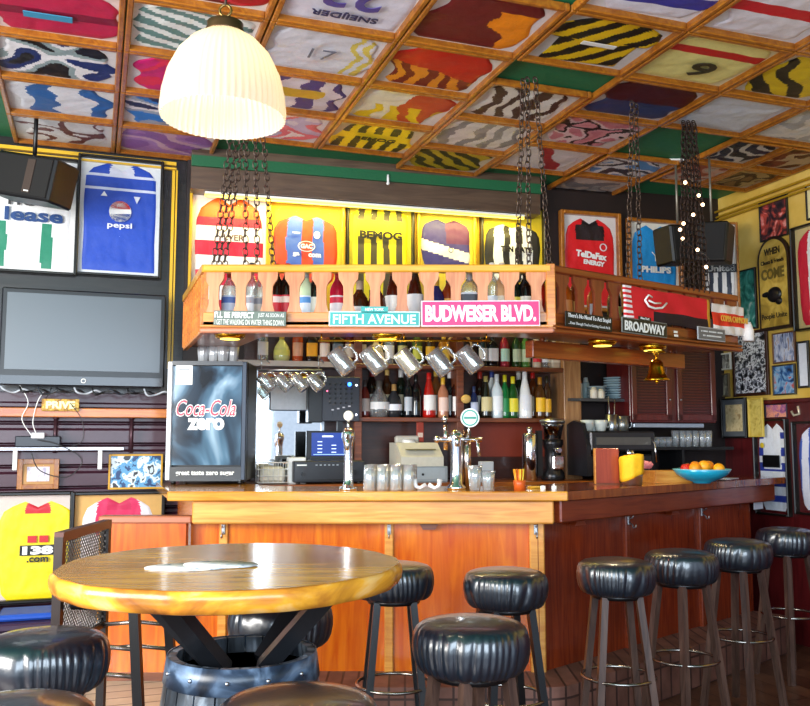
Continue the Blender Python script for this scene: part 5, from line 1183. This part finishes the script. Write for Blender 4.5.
la = thing('playlist_screen', 'small blue glowing screen standing on the black receiver', 'screen', bk_loc(327, -.26, BZ+.14))
MB().box((0, 0, .095), (.27, .025, .18), BLACK, None, .004).box((0, .04, .008), (.22, .12, .016), BLACK).build('case', la)
MB().box((.01, -.0135, .1), (.225, .002, .145), M('#12307c', .3, emit=.6)).build('display', la)
mb = MB()
for i in range(7): mb.box((-.05+(i % 2)*.09, -.0155, .05+i//2*.022), (.03, .001, .005), M('#c8d8f8', .3, emit=.8))
mb.box((.0, -.0155, .15), (.07, .001, .008), M('#e8f0ff', .3, emit=1.)); mb.box((.01, -.0155, .036), (.20, .001, .004), M('#8cb0f0', .3, emit=.8)); mb.build('screen_text', la)
uu, zz = BKW.hit(341, 399, -.26); mx_ = thing('dj_mixer', 'grey mixing desk with sliders standing upright with a blue light', 'mixer', BKW.mat(uu, zz, -.26))
MB().box((0, .03, 0), (.245, .06, .285), M('#2c2f38', .4), None, .004).build('case', mx_)
MB().box((-.165, .05, 0), (.09, .10, .30), BLACK, None, .004).build('rack', mx_)
mb = MB()
for i in range(5):
    for j in range(5): mb.cyl((-.07+i*.035, 0, .095-j*.03), (-.07+i*.035, -.012, .095-j*.03), .0075, .006, M('#0c0c10', .4), 10)
mb.build('knobs', mx_); mb = MB()
for i in range(4): mb.box((-.055+i*.036, -.001, -.075), (.003, .003, .07), BLACK); mb.box((-.055+i*.036, -.006, -.07+i*.008), (.014, .012, .008), M('#c8c8d0', .4))
mb.build('faders', mx_); MB().sphere((.055, -.004, .095), .012, M('#2060ff', .3, emit=12.), 12, 8).build('blue_light', mx_)
MB().sphere((-.09, -.003, .05), .004, M('#ff6080', .3, emit=4.), 8, 5).sphere((.1, -.003, .09), .006, M('#e0e8ff', .3, emit=4.), 8, 5).sphere((.1, -.003, -.10), .006, M('#e0e8ff', .3, emit=4.), 8, 5).build('indicator_lights', mx_)
br = MB(); br.bar((0, 0, 0), (0, 0, zz-.14-BZ+.0), .035, BLACK).box((0, 0, .005), (.12, .10, .01), BLACK); tag(br.build('mixer_stand', None, BKW.mat(uu+.0, BZ, -.22)), 'dark post behind the receiver carrying the mixing desk', 'stand')
# clutter by the cooler: white box and wire basket
ba = thing('wire_basket', 'white wire basket full of small things beside the cooler', 'basket', bk_loc(272, -.36))
mb = MB()
for zq in (.01, .05, .09, .13): mb.tube([(-.09, -.06, zq), (.09, -.06, zq), (.09, .06, zq), (-.09, .06, zq)], .003, WHITE, 6, True)
for i in range(7):
    for yq in (-.06, .06): mb.cyl((-.09+i*.03, yq, .01), (-.09+i*.03, yq, .13), .0022, .0022, WHITE, 6)
mb.build('wires', ba); MB().box((0, 0, .055), (.15, .10, .10), M('#dcd6c4', .7, 0, .4, 40), None, .02).build('contents', ba)
tag(MB().box((0, 0, .08), (.11, .09, .16), M('#ecece8', .5), None, .004).box((0, -.046, .1), (.06, .002, .03), M('#a8a090')).build('carton', None, bk_loc(296, -.34)), 'white carton between the wire basket and the small screen', 'carton')
# cash register
cr = thing('cash_register', 'beige cash register with grey drawer on the back counter', 'cash register', bk_loc(416, -.27))
MB().box((0, 0, .05), (.34, .30, .10), M('#8e979e', .45), None, .006).build('cash_drawer', cr)
MB().box((0, -.151, .055), (.30, .004, .07), M('#9ea8ae', .45)).cyl((0, -.152, .05), (0, -.158, .05), .008, .008, BLACK, 12).build('drawer_front', cr)
MB().prism([(-.15, .0), (.15, .0), (.15, .06), (.02, .15), (-.15, .15)], -.14, .14, M('#c8c4b4', .45)).build('housing', cr, Matrix.Translation((0, 0, .10)) @ Matrix.Rotation(-PI/2, 4, 'Z') @ Matrix.Rotation(PI/2, 4, 'X') @ Matrix.Translation((0, 0, 0)))
MB().box((0, -.09, .187), (.19, .10, .006), M('#6c6434', .5)).build('keypad', cr, Matrix.Translation((0, .01, .02)) @ Matrix.Rotation(0, 4, 'X'))
MB().box((-.04, .08, .27), (.16, .05, .05), M('#b8b4a8', .5), None, .01).cyl((-.08, .03, .25), (.0, .03, .25), .02, .02, WHITE, 14).build('receipt_unit', cr)
tag(MB().box((0, 0, .05), (.10, .12, .10), M('#c0b8a4', .5), None, .012).build('card_reader', None, bk_loc(385, -.3)), 'small beige device left of the cash register', 'device')
tag(MB().box((0, 0, .065), (.09, .05, .13), M('#b8bcc0', .4), None, .004).build('napkin_dispenser', None, bk_loc(486, -.45)), 'silver box on the back counter right of the tap tower', 'dispenser')
# hanging red paddle and straps under lower shelf
mm, _ = bm_at(420, 1.42, -.2); tag(MB().box((0, 0, 0), (.05, .012, .13), M('#8c2c18', .5), None, .003).box((.0, -.007, -.02), (.035, .002, .03), M('#c8b0a0')).cyl((0, 0, .065), (0, 0, .072), .006, .006, STEEL, 8).build('tool_pouch', None, mm), 'small red leather tag hanging below the lower shelf', 'tag')
mm, _ = bm_at(510, 1.38, -.012); tag(MB().box((0, 0, 0), (.62, .012, .26), M('#7c2c18', .5, 0, .1, 20), None, .002).build('wall_board', None, mm), 'plain red-brown board on the wall under the right half of the lower shelf', 'board')
# coffee grinder
gr = thing('coffee_grinder', 'chrome and black coffee grinder at the right end of the back counter', 'coffee grinder', bk_loc(553, -.36))
MB().lathe([(.075, 0), (.08, .01), (.075, .05), (.055, .08), (.055, .20), (.07, .24), (.07, .27), (0, .275)], M('#2c2a2c', .25, .6), n=32).build('body', gr)
MB().lathe([(.055, .27), (.075, .36), (.078, .38), (.074, .38), (.052, .28)], clear('hopper_glass', tint=(.6, .5, .45), refl=.45, dens=.1), n=32).build('hopper', gr)
MB().lathe([(.08, .38), (.085, .385), (.085, .40), (.02, .415), (0, .415)], STEEL, n=32).build('lid', gr)
MB().cyl((-.02, -.08, .20), (-.02, -.15, .20), .018, .016, CHROME, 16).box((0, -.07, .12), (.08, .05, .09), CHROME, None, .008).build('dosing_chamber', gr)
gr2 = thing('coffee_press', 'tall chrome and black coffee jug left of the grinder', 'coffee jug', bk_loc(530, -.36))
MB().lathe([(.045, 0), (.05, .005), (.05, .30), (.045, .31), (0, .315)], CHROME, n=28).build('body', gr2); MB().bar((.058, -.02, .03), (.058, -.02, .33), .035, BLACK).build('handle', gr2); MB().lathe([(.02, .31), (.02, .35), (0, .355)], CHROME, n=16).build('knob', gr2)
# small jars shelf near pillar
# ------------------------------------------------------------ kitchen corner
KX = BKW
ks = thing('plate_shelf', 'dark metal shelf holding stacked plates in the kitchen corner', 'shelf', BKW.mat(0, 0))
ua, za = BKW.hit(571, 398, -.28); ub, _ = BKW.hit(629, 398, -.28); MB().box(((ua+ub)/2, -.14, za-.01), (ub-ua, .28, .02), M('#4a4c50', .4, .5)).build('board', ks)
for u in (ua+.03, ub-.03): MB().bar((u, -.02, za-.02), (u, -.02, za-.16), .02, BLACK).build('bracket', ks)
zs = za
g = 'plates stacked in the kitchen corner'
def kmat(px, off, z): u, _ = BKW.hit(px, 400, off); return BKW.mat(u, z, off)
for i in range(9):
    c_ = '#a8c0c8' if i % 2 else '#90aab4'
    o = MB().lathe([(.04, 0), (.05, .002), (.082, .012), (.083, .016), (.05, .008), (0, .008)], M(c_, .25), n=40).build('plate', None, kmat(615.5, -.15, zs+.001+i*.0175)); tag(o, 'pale blue-grey plate %s the tall stack on the kitchen shelf' % ['at the bottom of', 'second from the bottom of', 'third from the bottom of', 'fourth from the bottom of', 'in the middle of', 'fourth from the top of', 'third from the top of', 'second from the top of', 'on the top of'][i], 'plate', g)
for i in range(4):
    o = MB().lathe([(.035, 0), (.045, .003), (.068, .024), (.07, .028), (.06, .024), (0, .010)], M('#98a8ac', .3), n=36).build('bowl', None, kmat(597, -.17, zs+.001+i*.02)); tag(o, 'grey bowl %s the short stack left of the plates' % ['at the bottom of', 'second in', 'third in', 'on top of'][i], 'bowl', 'bowls stacked on the kitchen shelf')
for px, c_, h, cp, lb in ((572, '#403838', .14, '#c8c0b8', 'dark jar at the left end of the kitchen shelf'), (579, '#d8c8b0', .13, '#f08818', 'squeeze bottle with an orange top on the kitchen shelf'), (586, '#8ca0a0', .14, '#a8b4b4', 'grey-green tin on the kitchen shelf'), (594, '#d8d0c0', .07, '#c8c0a8', 'small cream cup before the grey bowls'), (601, '#e0d8c4', .06, '#d0c8b0', 'smaller cream cup next to the plate stack')):
    o = thing('jar', lb, 'jar', kmat(px, -.10 if px < 590 else -.255, zs), 'jars on the kitchen shelf')
    MB().lathe([(.022, 0), (.026, .004), (.026, h*.8), (.02, h*.9), (.0, h*.92)], M(c_, .35), n=20).build('body', o)
    MB().lathe([(.018, h*.88), (.02, h*.9), (.014, h*1.12), (0, h*1.14)], M(cp, .4), n=16).build('lid', o)
# cupboards
u0, z1 = BKW.hit(629, 345, -.36); u1, z0 = BKW.hit(717, 420, -.36); u1 = min(u1, 3.86)
cu = thing('louvred_cupboard', 'maroon wall cupboard with two louvred doors beside the plates', 'cupboard', BKW.mat((u0+u1)/2, (z0+z1)/2, -.19)); cw_, chh_ = u1-u0, z1-z0+.04
MB().box((0, .0, 0), (cw_, .32, chh_), CUPB, None, .004).build('body', cu)
for k_, sgn in (('l', -1), ('r', 1)):
    dw = cw_*.455; cx_ = sgn*cw_*.262
    do = MB(); 
    for s_ in (-1, 1): do.box((cx_+s_*(dw/2-.02), -.172, 0), (.04, .02, chh_-.03), CUPB, None, .003); do.box((cx_, -.172, s_*(chh_/2-.035)), (dw, .02, .045), CUPB, None, .003)
    n_ = 22
    for i in range(n_): do.box((cx_, -.168, -chh_/2+.07+i*(chh_-.14)/(n_-1)), (dw-.08, .012, .009), M('#3a0c10', .5))
    d_ = do.build('door', cu); MB().sphere((cx_-sgn*(dw/2-.02), -.19, -.12), .008, STEEL, 10, 6).build('knob', d_)
tl = thing('under_cupboard_light', 'silver strip light fixed under the maroon cupboard', 'light', BKW.mat(u0+.22, z0-.04, -.3)); MB().box((0.1, 0, 0), (.56, .06, .03), M('#a8b4c4', .3, .5), None, .004).build('housing', tl); MB().box((.1, .0, .02), (.5, .03, .02), BLACK).build('bracket', tl)
# espresso machine
em = thing('espresso_machine', 'black and steel espresso machine on the kitchen counter', 'espresso machine', bk_loc(610, -.33))
MB().box((.0, .02, .10), (.48, .34, .14), M('#1c1c20', .3), None, .01).build('base_body', em); MB().box((0, 0, .26), (.48, .38, .13), M('#3c3c40', .3, .6), None, .01).build('upper_body', em)
MB().prism([(-.19, 0), (.19, 0), (.2, .2), (.14, .33), (0, .37), (-.12, .35), (-.19, .2)], 0, .03, M('#1a1c22', .3)).build('side_panel', em, Matrix.Translation((-.27, 0, .03)) @ Matrix.Rotation(PI/2, 4, 'Z') @ Matrix.Rotation(PI/2, 4, 'X'))
MB().box((.0, -.195, .26), (.40, .012, .05), M('#70706c', .3, .7)).build('front_plate', em)
for q in (-.12, .06): MB().cyl((q, -.16, .20), (q, -.16, .155), .035, .03, CHROME, 20).cyl((q, -.19, .165), (q, -.30, .155), .012, .014, BLACK, 12).build('portafilter', em)
MB().tube([(.2, -.2, .28), (.2, -.25, .24), (.2, -.26, .12)], .005, CHROME, 8).build('steam_wand', em)
tz = BZ+.327
g = 'crockery on the espresso machine'
for px, off, kind, lb in ((587, -.35, 'cup', 'white cup at the left on top of the espresso machine'), (594, -.30, 'cup', 'white cup stacked behind on the espresso machine'), (600, -.36, 'cup', 'white cup in the middle on the espresso machine')):
    o = thing('coffee_cup', lb, 'cup', kmat(px, off, tz), g); MB().lathe([(.028, 0), (.032, .004), (.046, .05), (.05, .075), (.046, .075), (.03, .012), (0, .01)], M('#d0d4cc', .3), n=32).build('cup_body', o); MB().ring((.052, 0, .045), .018, .004, M('#d0d4cc', .3), 16, 6, ax='Y').build('handle', o)
o = thing('utensil_tin', 'steel tin with upright utensils on the espresso machine', 'tin', kmat(611, -.32, tz)); MB().lathe([(.04, 0), (.042, .003), (.042, .115), (.039, .115), (.038, .006), (0, .005)], STEEL, n=32).build('tin_body', o)
for q in ((-.01, .24, -.02), (.015, .22, .03)): MB().tube([(q[0], 0, .01), (q[2], 0, q[1])], .004, STEEL, 6).build('utensil', o)
o = thing('utensil_tin', 'dented steel jug right of the utensil tin', 'jug', kmat(622, -.33, tz)); MB().lathe([(.036, 0), (.04, .003), (.044, .105), (.041, .105), (.036, .006), (0, .005)], M('#8c8c88', .3, .8), n=28).build('tin_body', o); MB().tube([(.04, 0, .09), (.07, 0, .08), (.07, 0, .03), (.04, 0, .02)], .004, STEEL, 6).build('handle', o)
# glass shelf behind wing with glasses
ua, za = BKW.hit(648, 447, -.34); ub, _ = BKW.hit(716, 447, -.34); gs = thing('glass_shelf', 'dark shelf with a row of glasses under the maroon cupboard', 'shelf', BKW.mat(0, 0)); MB().box(((ua+3.8)/2, -.17, za-.01), (3.8-ua, .34, .02), BLACKM).build('board', gs)
for u in (ua+.05, 3.4): MB().box((u, -.17, (za-.02+BZ)/2), (.02, .3, za-.02-BZ), BLACKM).build('support', gs)
for i, px in enumerate((655, 661, 667, 674, 681, 687, 694, 701, 707)):
    h = .07 if i < 3 else .115; m_ = kmat(px, -.27, za); tumbler(m_.translation, h, .022, .028, ['short glass at the left end of the kitchen glass row', 'second short glass in the kitchen glass row', 'third short glass in the kitchen glass row', 'first tall glass next to the short ones', 'second tall glass in the kitchen row', 'middle tall glass in the kitchen row', 'fourth tall glass in the kitchen row', 'last but one tall glass in the kitchen row', 'last tall glass beside the hanging certificates'][i], 'glasses under the cupboard', GG)
o = tag(MB().box((0, 0, 0), (.09, .008, .085), BRASS, None, .002).box((0, -.005, 0), (.07, .002, .065), M('#c8c0a0')).build('small_picture', None, kmat(574, -.01, BKW.hit(574, 363, -.01)[1])), 'tiny framed picture on the dark kitchen wall above the jars', 'picture')
# ------------------------------------------------------------ television corner
def tvr(x0, y0, x1, y1, off): return TVW.rect(x0, y0, x1, y1, off)
u, z, w_, h_ = tvr(2, 291, 164, 386, -.22)
tv = thing('television', 'wide flat black television on the left wall below the framed shirts', 'television', TVW.mat(u, z, -.22))
MB().box((0, .03, 0), (w_, .06, h_), BLACK, None, .008).build('case', tv)
scr = bpy.data.materials.new('tv_screen'); scr.use_nodes = True; b = scr.node_tree.nodes['Principled BSDF']; b.inputs['Base Color'].default_value = (.05, .065, .08, 1); b.inputs['Roughness'].default_value = .38; b.inputs['Specular IOR Level'].default_value = .9; b.inputs['Coat Weight'].default_value = .3; b.inputs['Coat Roughness'].default_value = .3
MB().box((0, -.003, .03), (w_-.06, .006, h_-.12), scr).build('screen', tv)
MB().ring((0, -.004, -h_/2+.03), .012, .003, WHITE, 16, 6, ax='Y').build('logo', tv); MB().box((0, -.002, -h_/2+.03), (w_-.02, .004, .05), M('#24262c', .2)).build('lower_bezel', tv)
MB().box((0, .13, -.05), (.2, .14, .2), BLACKM).build('wall_bracket', tv)
mb = MB(); 
for i in range(9):
    x = -.45+i*.1; mb.tube(smooth_path([(x, .02, -h_/2-.01), (x+.02, -.0, -h_/2-.03-.01*(i % 3)), (x+.07, .02, -h_/2-.045+.012*(i % 2)), (x+.12, .01, -h_/2-.025), (x+.16, .03, -h_/2-.04)]), .006, M(['#b8bcc4', '#101014', '#30343c', '#18181c'][i % 4], .4), 6)
tag(mb.build('cable_tangle', None, TVW.mat(u, z, -.22)), 'tangle of black and white cables below the television', 'cables')
u0, z0 = TVW.hit(0, 412, -.1)
lg = thing('wooden_ledge', 'orange wooden ledge on the wall under the television', 'ledge', TVW.mat(u0+.45, z0, -.0)); MB().box((0, -.06, 0), (1.6, .12, .055), wood('ledge_wood', '#b85a14', '#e08828', .35, (1, 12, 12), .3), None, .004).build('board', lg)
u, z, w_, h_ = tvr(42, 399, 79, 411, -.14)
sg = thing('wooden_sign', 'small yellow-brown sign reading PRIVE under the television', 'sign', TVW.mat(u, z, -.145)); MB().box((0, 0, 0), (w_, .014, h_), noisy('prive_board', ['#8a5a14', '#c89830', '#e8c860'], 40, .5, 1, 2), None, .003).build('board', sg); text('PRIVE', w_*.78, h_*.62, M('#fff0b8', .5), sg, (0, -.008, 0), .004, bold=.05)
MB().tube([(-w_*.4, .0, h_/2), (-w_*.3, .0, h_/2+.04), (-w_*.25, .0, h_/2+.07)], .0025, BLACK, 5).build('hanging_wire', sg)
# pipe and brackets, adapter box
y0_ = TVW.hit(0, 449, -.1)[1]; ua = TVW.hit(-20, 449, -.1)[0]; ub = TVW.hit(124, 449, -.1)[0]
pi_ = thing('wall_rail', 'grey metal rail with two white brackets on the ribbed wall', 'rail', TVW.mat((ua+ub)/2, y0_, -.1)); MB().box((0, 0, 0), (ub-ua, .02, .022), M('#b8b8bc', .3, .6), None, .003).build('bar', pi_)
for px in (15, 100):
    uu = TVW.hit(px, 460, -.1)[0]-(ua+ub)/2; MB().box((uu, .0, -.06), (.025, .012, .13), WHITE, None, .003).box((uu, .05, -.0), (.02, .08, .02), WHITE).build('bracket', pi_)
u, z, w_, h_ = tvr(15, 436, 60, 447, -.16); ab = thing('set_top_box', 'small dark box with a white connector resting on the wall rail', 'box', TVW.mat(u, z, -.09)); MB().box((0, 0, 0), (w_, .12, h_), M('#22242c', .35), None, .005).build('case', ab); MB().box((.0, -.065, .035), (.075, .03, .035), M('#d8d8dc', .4), None, .005).build('connector', ab)
mb = MB(); mb.tube(smooth_path([(0, 0, 0), (-.06, .0, .10), (-.03, .0, .2), (-.08, 0, .3)]), .003, WHITE, 6); mb.tube(smooth_path([(.03, 0, 0), (.0, 0, .08), (.02, 0, .2), (.05, 0, .26)]), .003, WHITE, 6); mb.tube(smooth_path([(.03, 0, -.02), (.15, 0, -.05), (.28, 0, -.14), (.2, 0, -.24), (.05, 0, -.2), (.0, 0, -.1)]), .003, M('#2c2a2c'), 6)
mb.tube(smooth_path([(.2, 0, .2), (.27, 0, .1), (.28, 0, -.02), (.22, 0, -.06)]), .0025, M('#3a3638'), 6)
tag(mb.build('hanging_cable', None, TVW.mat(u-.03, z+.03, -.17)), 'loose white and black cables looping around the wall rail', 'cable')
for px, lb in ((56, 'left thin dark pipe running down from the ledge'), (132, 'right thin dark pipe running down from the ledge to the yellow frame')):
    uu, zt_ = TVW.hit(px, 418, -.04); zb_ = TVW.hit(px, 453, -.04)[1]; o = MB(); o.cyl((0, 0, zb_), (0, 0, zt_), .012, .012, M('#4c3038', .35, .5), 10).sphere((0, 0, zt_), .017, M('#4c3038', .35, .5), 10, 6); tag(o.build('wall_pipe', None, TVW.mat(uu, 0, -.045)), lb, 'pipe', 'thin pipes on the ribbed wall')
def pic(wall, px, label, m, fm=BF, b=.012, off=-.004, mat_=None, cat='picture', t=.02, group=None, name='framed_picture', tilt=0.):
    u, z, w_, h_ = wall.rect(*px, off); o = thing(name, label, cat, wall.mat(u, z, off) @ Matrix.Rotation(tilt, 4, 'Y'), group); mb = MB()
    for s_ in (-1, 1): mb.box((s_*(w_/2-b/2), -t/2, 0), (b, t, h_), fm, None, .002); mb.box((0, -t/2, s_*(h_/2-b/2)), (w_-2*b, t, b), fm, None, .002)
    mb.build('frame', o)
    if mat_: MB().box((0, -.004, 0), (w_-b, .008, h_-b), mat_).build('mount', o); k = .72
    else: k = 1
    MB().box((0, -.006, 0), ((w_-2*b)*k+.001, .010, (h_-2*b)*k+.001), m).build('print', o); MB().box((0, -t*.8, 0), (w_-2*b, .0015, h_-2*b), PANE).build('glass_pane', o); return o
pic(TVW, (18, 459, 58.5, 489), 'small oak-framed print of pale shirts left on the ribbed wall', noisy('pale_print', ['#c8b8c8', '#e0d8e0', '#a8a0b8'], 20, .5, 1, 3, (2, 1, 1)), FRAMEW, .03, mat_=M('#b8884c', .5))
pic(TVW, (109, 454, 162, 489), 'yellow-framed collage of blue stadium photographs on the ribbed wall', noisy('blue_collage', ['#1c3c6c', '#5c9cc8', '#d8e4ec', '#2c2c30', '#c8d8e0'], 16, .4, .3, 3, voro=True), M('#d8a020', .4), .012)
# wooden thing held at the counter end
# left corner clutter: low bench with blue cushion and grey tray
bn = thing('low_bench', 'dark purple bench under the yellow framed shirt', 'bench', TVW.mat(-.45, 0, -.25)); MB().box((0, 0, .17), (1.1, .34, .30), M('#2c1a38', .5), None, .01).build('body', bn); MB().box((0, 0, .345), (1.14, .38, .04), M('#3a2440', .45), None, .008).build('top', bn)
q = TVW.hit(45, 635, -.3); tag(MB().box((0, 0, .02), (.34, .26, .035), M('#1c50b8', .6), None, .012).build('seat_cushion', None, TVW.mat(-.30, .366, -.25)), 'flat blue cushion on the dark bench', 'cushion')
o = thing('plastic_tray', 'grey plastic tray beside the blue cushion at the left edge', 'tray', TVW.mat(-.64, .366, -.28)); mb = MB()
for s_ in (-1, 1): mb.box((s_*.12, 0, .04), (.01, .2, .07), GREY); mb.box((0, s_*.1, .04), (.25, .01, .07), GREY)
mb.box((0, 0, .005), (.24, .2, .01), GREY); mb.build('tray_body', o)
# tilted speaker on the left
sp = atY(22, 175, 4.75)
def speaker(Mx, w_, h_, d_, label, group=None):
    o = thing('wall_speaker', label, 'speaker', Mx, group)
    MB().box((0, d_/2, 0), (w_, d_, h_), M('#0d0b0a', .45), None, .012).build('cabinet', o)
    MB().box((0, -.004, 0), (w_-.03, .012, h_-.03), M('#120f0e', .8, 0, .3, 300), None, .004).build('grille', o)
    return o
o = speaker(Matrix.Translation(sp) @ Matrix.Rotation(R(-14), 4, 'Z') @ Matrix.Rotation(R(12), 4, 'Y'), .40, .25, .22, 'dark speaker tilted down at the upper left before the framed shirts'); MB().box((.055, -.013, 0), (.05, .004, .19), M('#3c2c24', .5)).build('centre_strip', o); MB().box((.06, -.016, -.085), (.03, .003, .006), WHITE).build('badge', o)
MB().cyl((0, .1, .12), (0, .1, .5), .012, .012, BLACK, 10).build('hanging_rod', o, Matrix.Rotation(R(-12), 4, 'Y'))
# pair of speakers hanging right
s1 = atY(684, 243, 5.55); rzz = speaker(Matrix.Translation(s1) @ Matrix.Rotation(R(24), 4, 'Z') @ Matrix.Rotation(R(-6), 4, 'Y'), .20, .25, .18, 'left hanging black speaker behind the chain bundle', 'hanging speakers by the yellow wall')
s2 = atY(711, 241, 5.45); speaker(Matrix.Translation(s2) @ Matrix.Rotation(R(-34), 4, 'Z') @ Matrix.Rotation(R(6), 4, 'Y'), .20, .26, .18, 'right hanging black speaker beside the yellow wall', 'hanging speakers by the yellow wall')
for s_, lb in ((s1, 'thin rod holding the left hanging speaker'), (s2, 'thin rod holding the right hanging speaker')):
    mb = MB(); mb.cyl((0, 0, .16), (0, 0, CEIL+.04-s_.z), .008, .008, M('#8a8478', .4, .6), 8).box((0, 0, CEIL+.03-s_.z), (.1, .05, .01), WHITE)
    tag(mb.build('speaker_rod', None, Matrix.Translation((s_.x+(.0 if s_ is s1 else .05), s_.y+.12, s_.z))), lb, 'rod')

# ------------------------------------------------------------ pictures on the right wall
bw_ = noisy('photo_collage_bw', ['#18181c', '#787880', '#e0e0e4', '#303038', '#c0c0c8'], 26, .4, .3, 2, voro=True)
crm = M('#d8cca0', .6)
pic(RTW, (760, 198, 790, 239), 'dark abstract picture with red and pink splashes high on the yellow wall', noisy('red_splash', ['#140c10', '#241c24', '#5c2828', '#c84838', '#e8a8a0'], 7, .5, 2, 6), BF, .01)
pic(RTW, (738.5, 269, 759, 330), 'teal and green picture beside the arched sign on the yellow wall', noisy('teal_scene', ['#0c2c2c', '#1c6c60', '#4c9c90', '#c8d8d0'], 6, .3, 2, 5), BF, .012)
# arched sign
u, z, w_, h_ = RTW.rect(758.6, 236, 794.6, 330, -.005)
ar = thing('arched_sign', 'tall arched dark-framed sign on the yellow wall beginning with WHEN', 'sign', RTW.mat(u, z, -.005))
def arch(w, h): 
    r = w/2; return [(-r, -h/2), (r, -h/2), (r, h/2-r*1.1)]+[(r*math.cos(a), h/2-r*1.1+r*1.1*math.sin(a)) for a in [PI*i/16 for i in range(1, 16)]]+[(-r, h/2-r*1.1)]
MB().prism(arch(w_, h_), -.022, 0, M('#2a1810', .35), None, 'XZ').build('frame', ar); MB().prism(arch(w_-.045, h_-.045), -.027, -.02, noisy('aged_gold', ['#9a7a28', '#c8a440', '#dcc060'], 8, .5, 1, 4), None, 'XZ').build('plate', ar)
DKT = M('#241a10', .5)
text('WHEN', .15, .05, DKT, ar, (0, -.027, h_*.34), .003, bold=.03); text('Clients & Friends', .22, .03, DKT, ar, (0, -.027, h_*.23), .003); text('COME', .22, .08, M('#6c5a20', .5), ar, (0, -.027, h_*.1), .003, bold=.04)
text('People Unite', .24, .05, DKT, ar, (0, -.027, -h_*.36), .003, bold=.01)
mb = MB(); mb.sphere((0, 0, 0), .07, BLACK, 16, 10, (1, .25, .8)).sphere((-.07, 0, .01), .04, BLACK, 12, 8, (1.3, .3, .5)).sphere((.04, 0, -.05), .035, BLACK, 12, 8, (.9, .3, .8)); mb.build('dog_head_motif', ar, Matrix.Translation((.01, -.03, -h_*.13)))
pic(RTW, (733, 331, 771, 396), 'large black and white photo collage with a cream mount on the yellow wall', bw_, M('#3a1c10', .4), .022, mat_=None)
pic(RTW, (773.5, 332, 797.5, 363), 'photograph of blue-white shirts framed in brown, right of the collage', noisy('blue_shirts_photo', ['#2c2c3c', '#8c98c0', '#d8dcec', '#a88878'], 12, .4, 1, 3, (3, 1, 1)), M('#6a4020', .4), .01)
pic(RTW, (773.5, 364.5, 797.5, 395), 'blue picture framed below the shirt photograph', noisy('blue_photo', ['#0c1830', '#2c60a0', '#90b8d8', '#c84838'], 9, .4, 2, 4), M('#3c3428', .4), .01)
pic(RTW, (720.5, 353, 732.5, 370), 'tiny white-framed picture left of the photo collage', noisy('tiny_photo', ['#302c2c', '#9c9898', '#e8e8e4'], 20, .4, 1, 3), M('#ece8dc', .5), .012)
pic(RTW, (720.5, 373.5, 731, 397), 'narrow vertical picture below the tiny white-framed one', noisy('narrow_photo', ['#3c3830', '#888070', '#c0b898'], 16, .4, 1, 3), M('#6c5838', .5), .012)
pic(RTW, (720.5, 340, 732, 351), 'small dark picture at the top left of the photo collage', noisy('dark_small', ['#1c1c1c', '#60605c'], 20, .4, 1, 3), BF, .01)
pic(RTW, (797.8, 341, 812, 388), 'leaning picture with a broad white margin at the right edge', M('#e4e6f0', .5), BF, .014)
pic(RTW, (806.5, 182, 830, 218), 'dark-framed picture cut by the right edge above the red and white shirt', M('#e8d8a0', .5), BF, .012)
ce = pic(RTW, (722, 398, 748.5, 438), 'framed certificate in a dark mount hung at the wainscot corner', noisy('certificate', ['#c8b080', '#dcc898', '#a88858'], 24, .5, .5, 3), M('#14100e', .35), .012, mat_=M('#5c6064', .5), off=-.06, cat='certificate')
pic(RTW, (749, 398, 765, 437), 'yellow document in a thin gold frame beside the certificate', noisy('yellow_doc', ['#c8ac48', '#e4cc6c', '#b09030'], 18, .5, .5, 3), M('#d8b848', .4), .01, off=-.06, cat='document')
pic(RTW, (766.5, 404, 789, 418), 'purple and orange sunset postcard above the hooped shirt', noisy('sunset', ['#3c2868', '#b06898', '#f0a080', '#5c3c88'], 9, .4, 1, 3), M('#241830', .5), .006)
u, z = RTW.hit(797, 411, -.02); tag(MB().tube([(0, 0, .03), (.01, -.02, .03), (.02, -.02, -.02), (-.03, -.02, -.03), (-.05, -.02, .0)], .008, M('#e8dcc0', .3, .4), 8).build('wall_hook', None, RTW.mat(u, z, -.0)), 'pale curved hook on the wainscot above the right-edge shirt', 'hook')
# white flyer pinned at the end of the wing
pf = K+wd*2.33-wn*.13; tag(MB().box((0, 0, 0), (.13, .004, .05), M('#d8d8e0', .5)).build('pinned_note', None, Matrix.Translation((pf.x, pf.y, .925)) @ Matrix.Rotation(WA, 4, 'Z')), 'white note pinned under the far end of the bar wing', 'note')
# sprinkler on the lintel
u, z = BKW.hit(388, 179, -.19); tag(MB().cyl((0, 0, -.03), (0, 0, .03), .008, .008, WHITE, 12).sphere((0, 0, -.03), .012, WHITE, 10, 6).build('ceiling_sensor', None, BKW.mat(u, z, -.19)), 'small white sensor on the green strip above the BEMOG shirt', 'sensor')
bpy.context.view_layer.update()
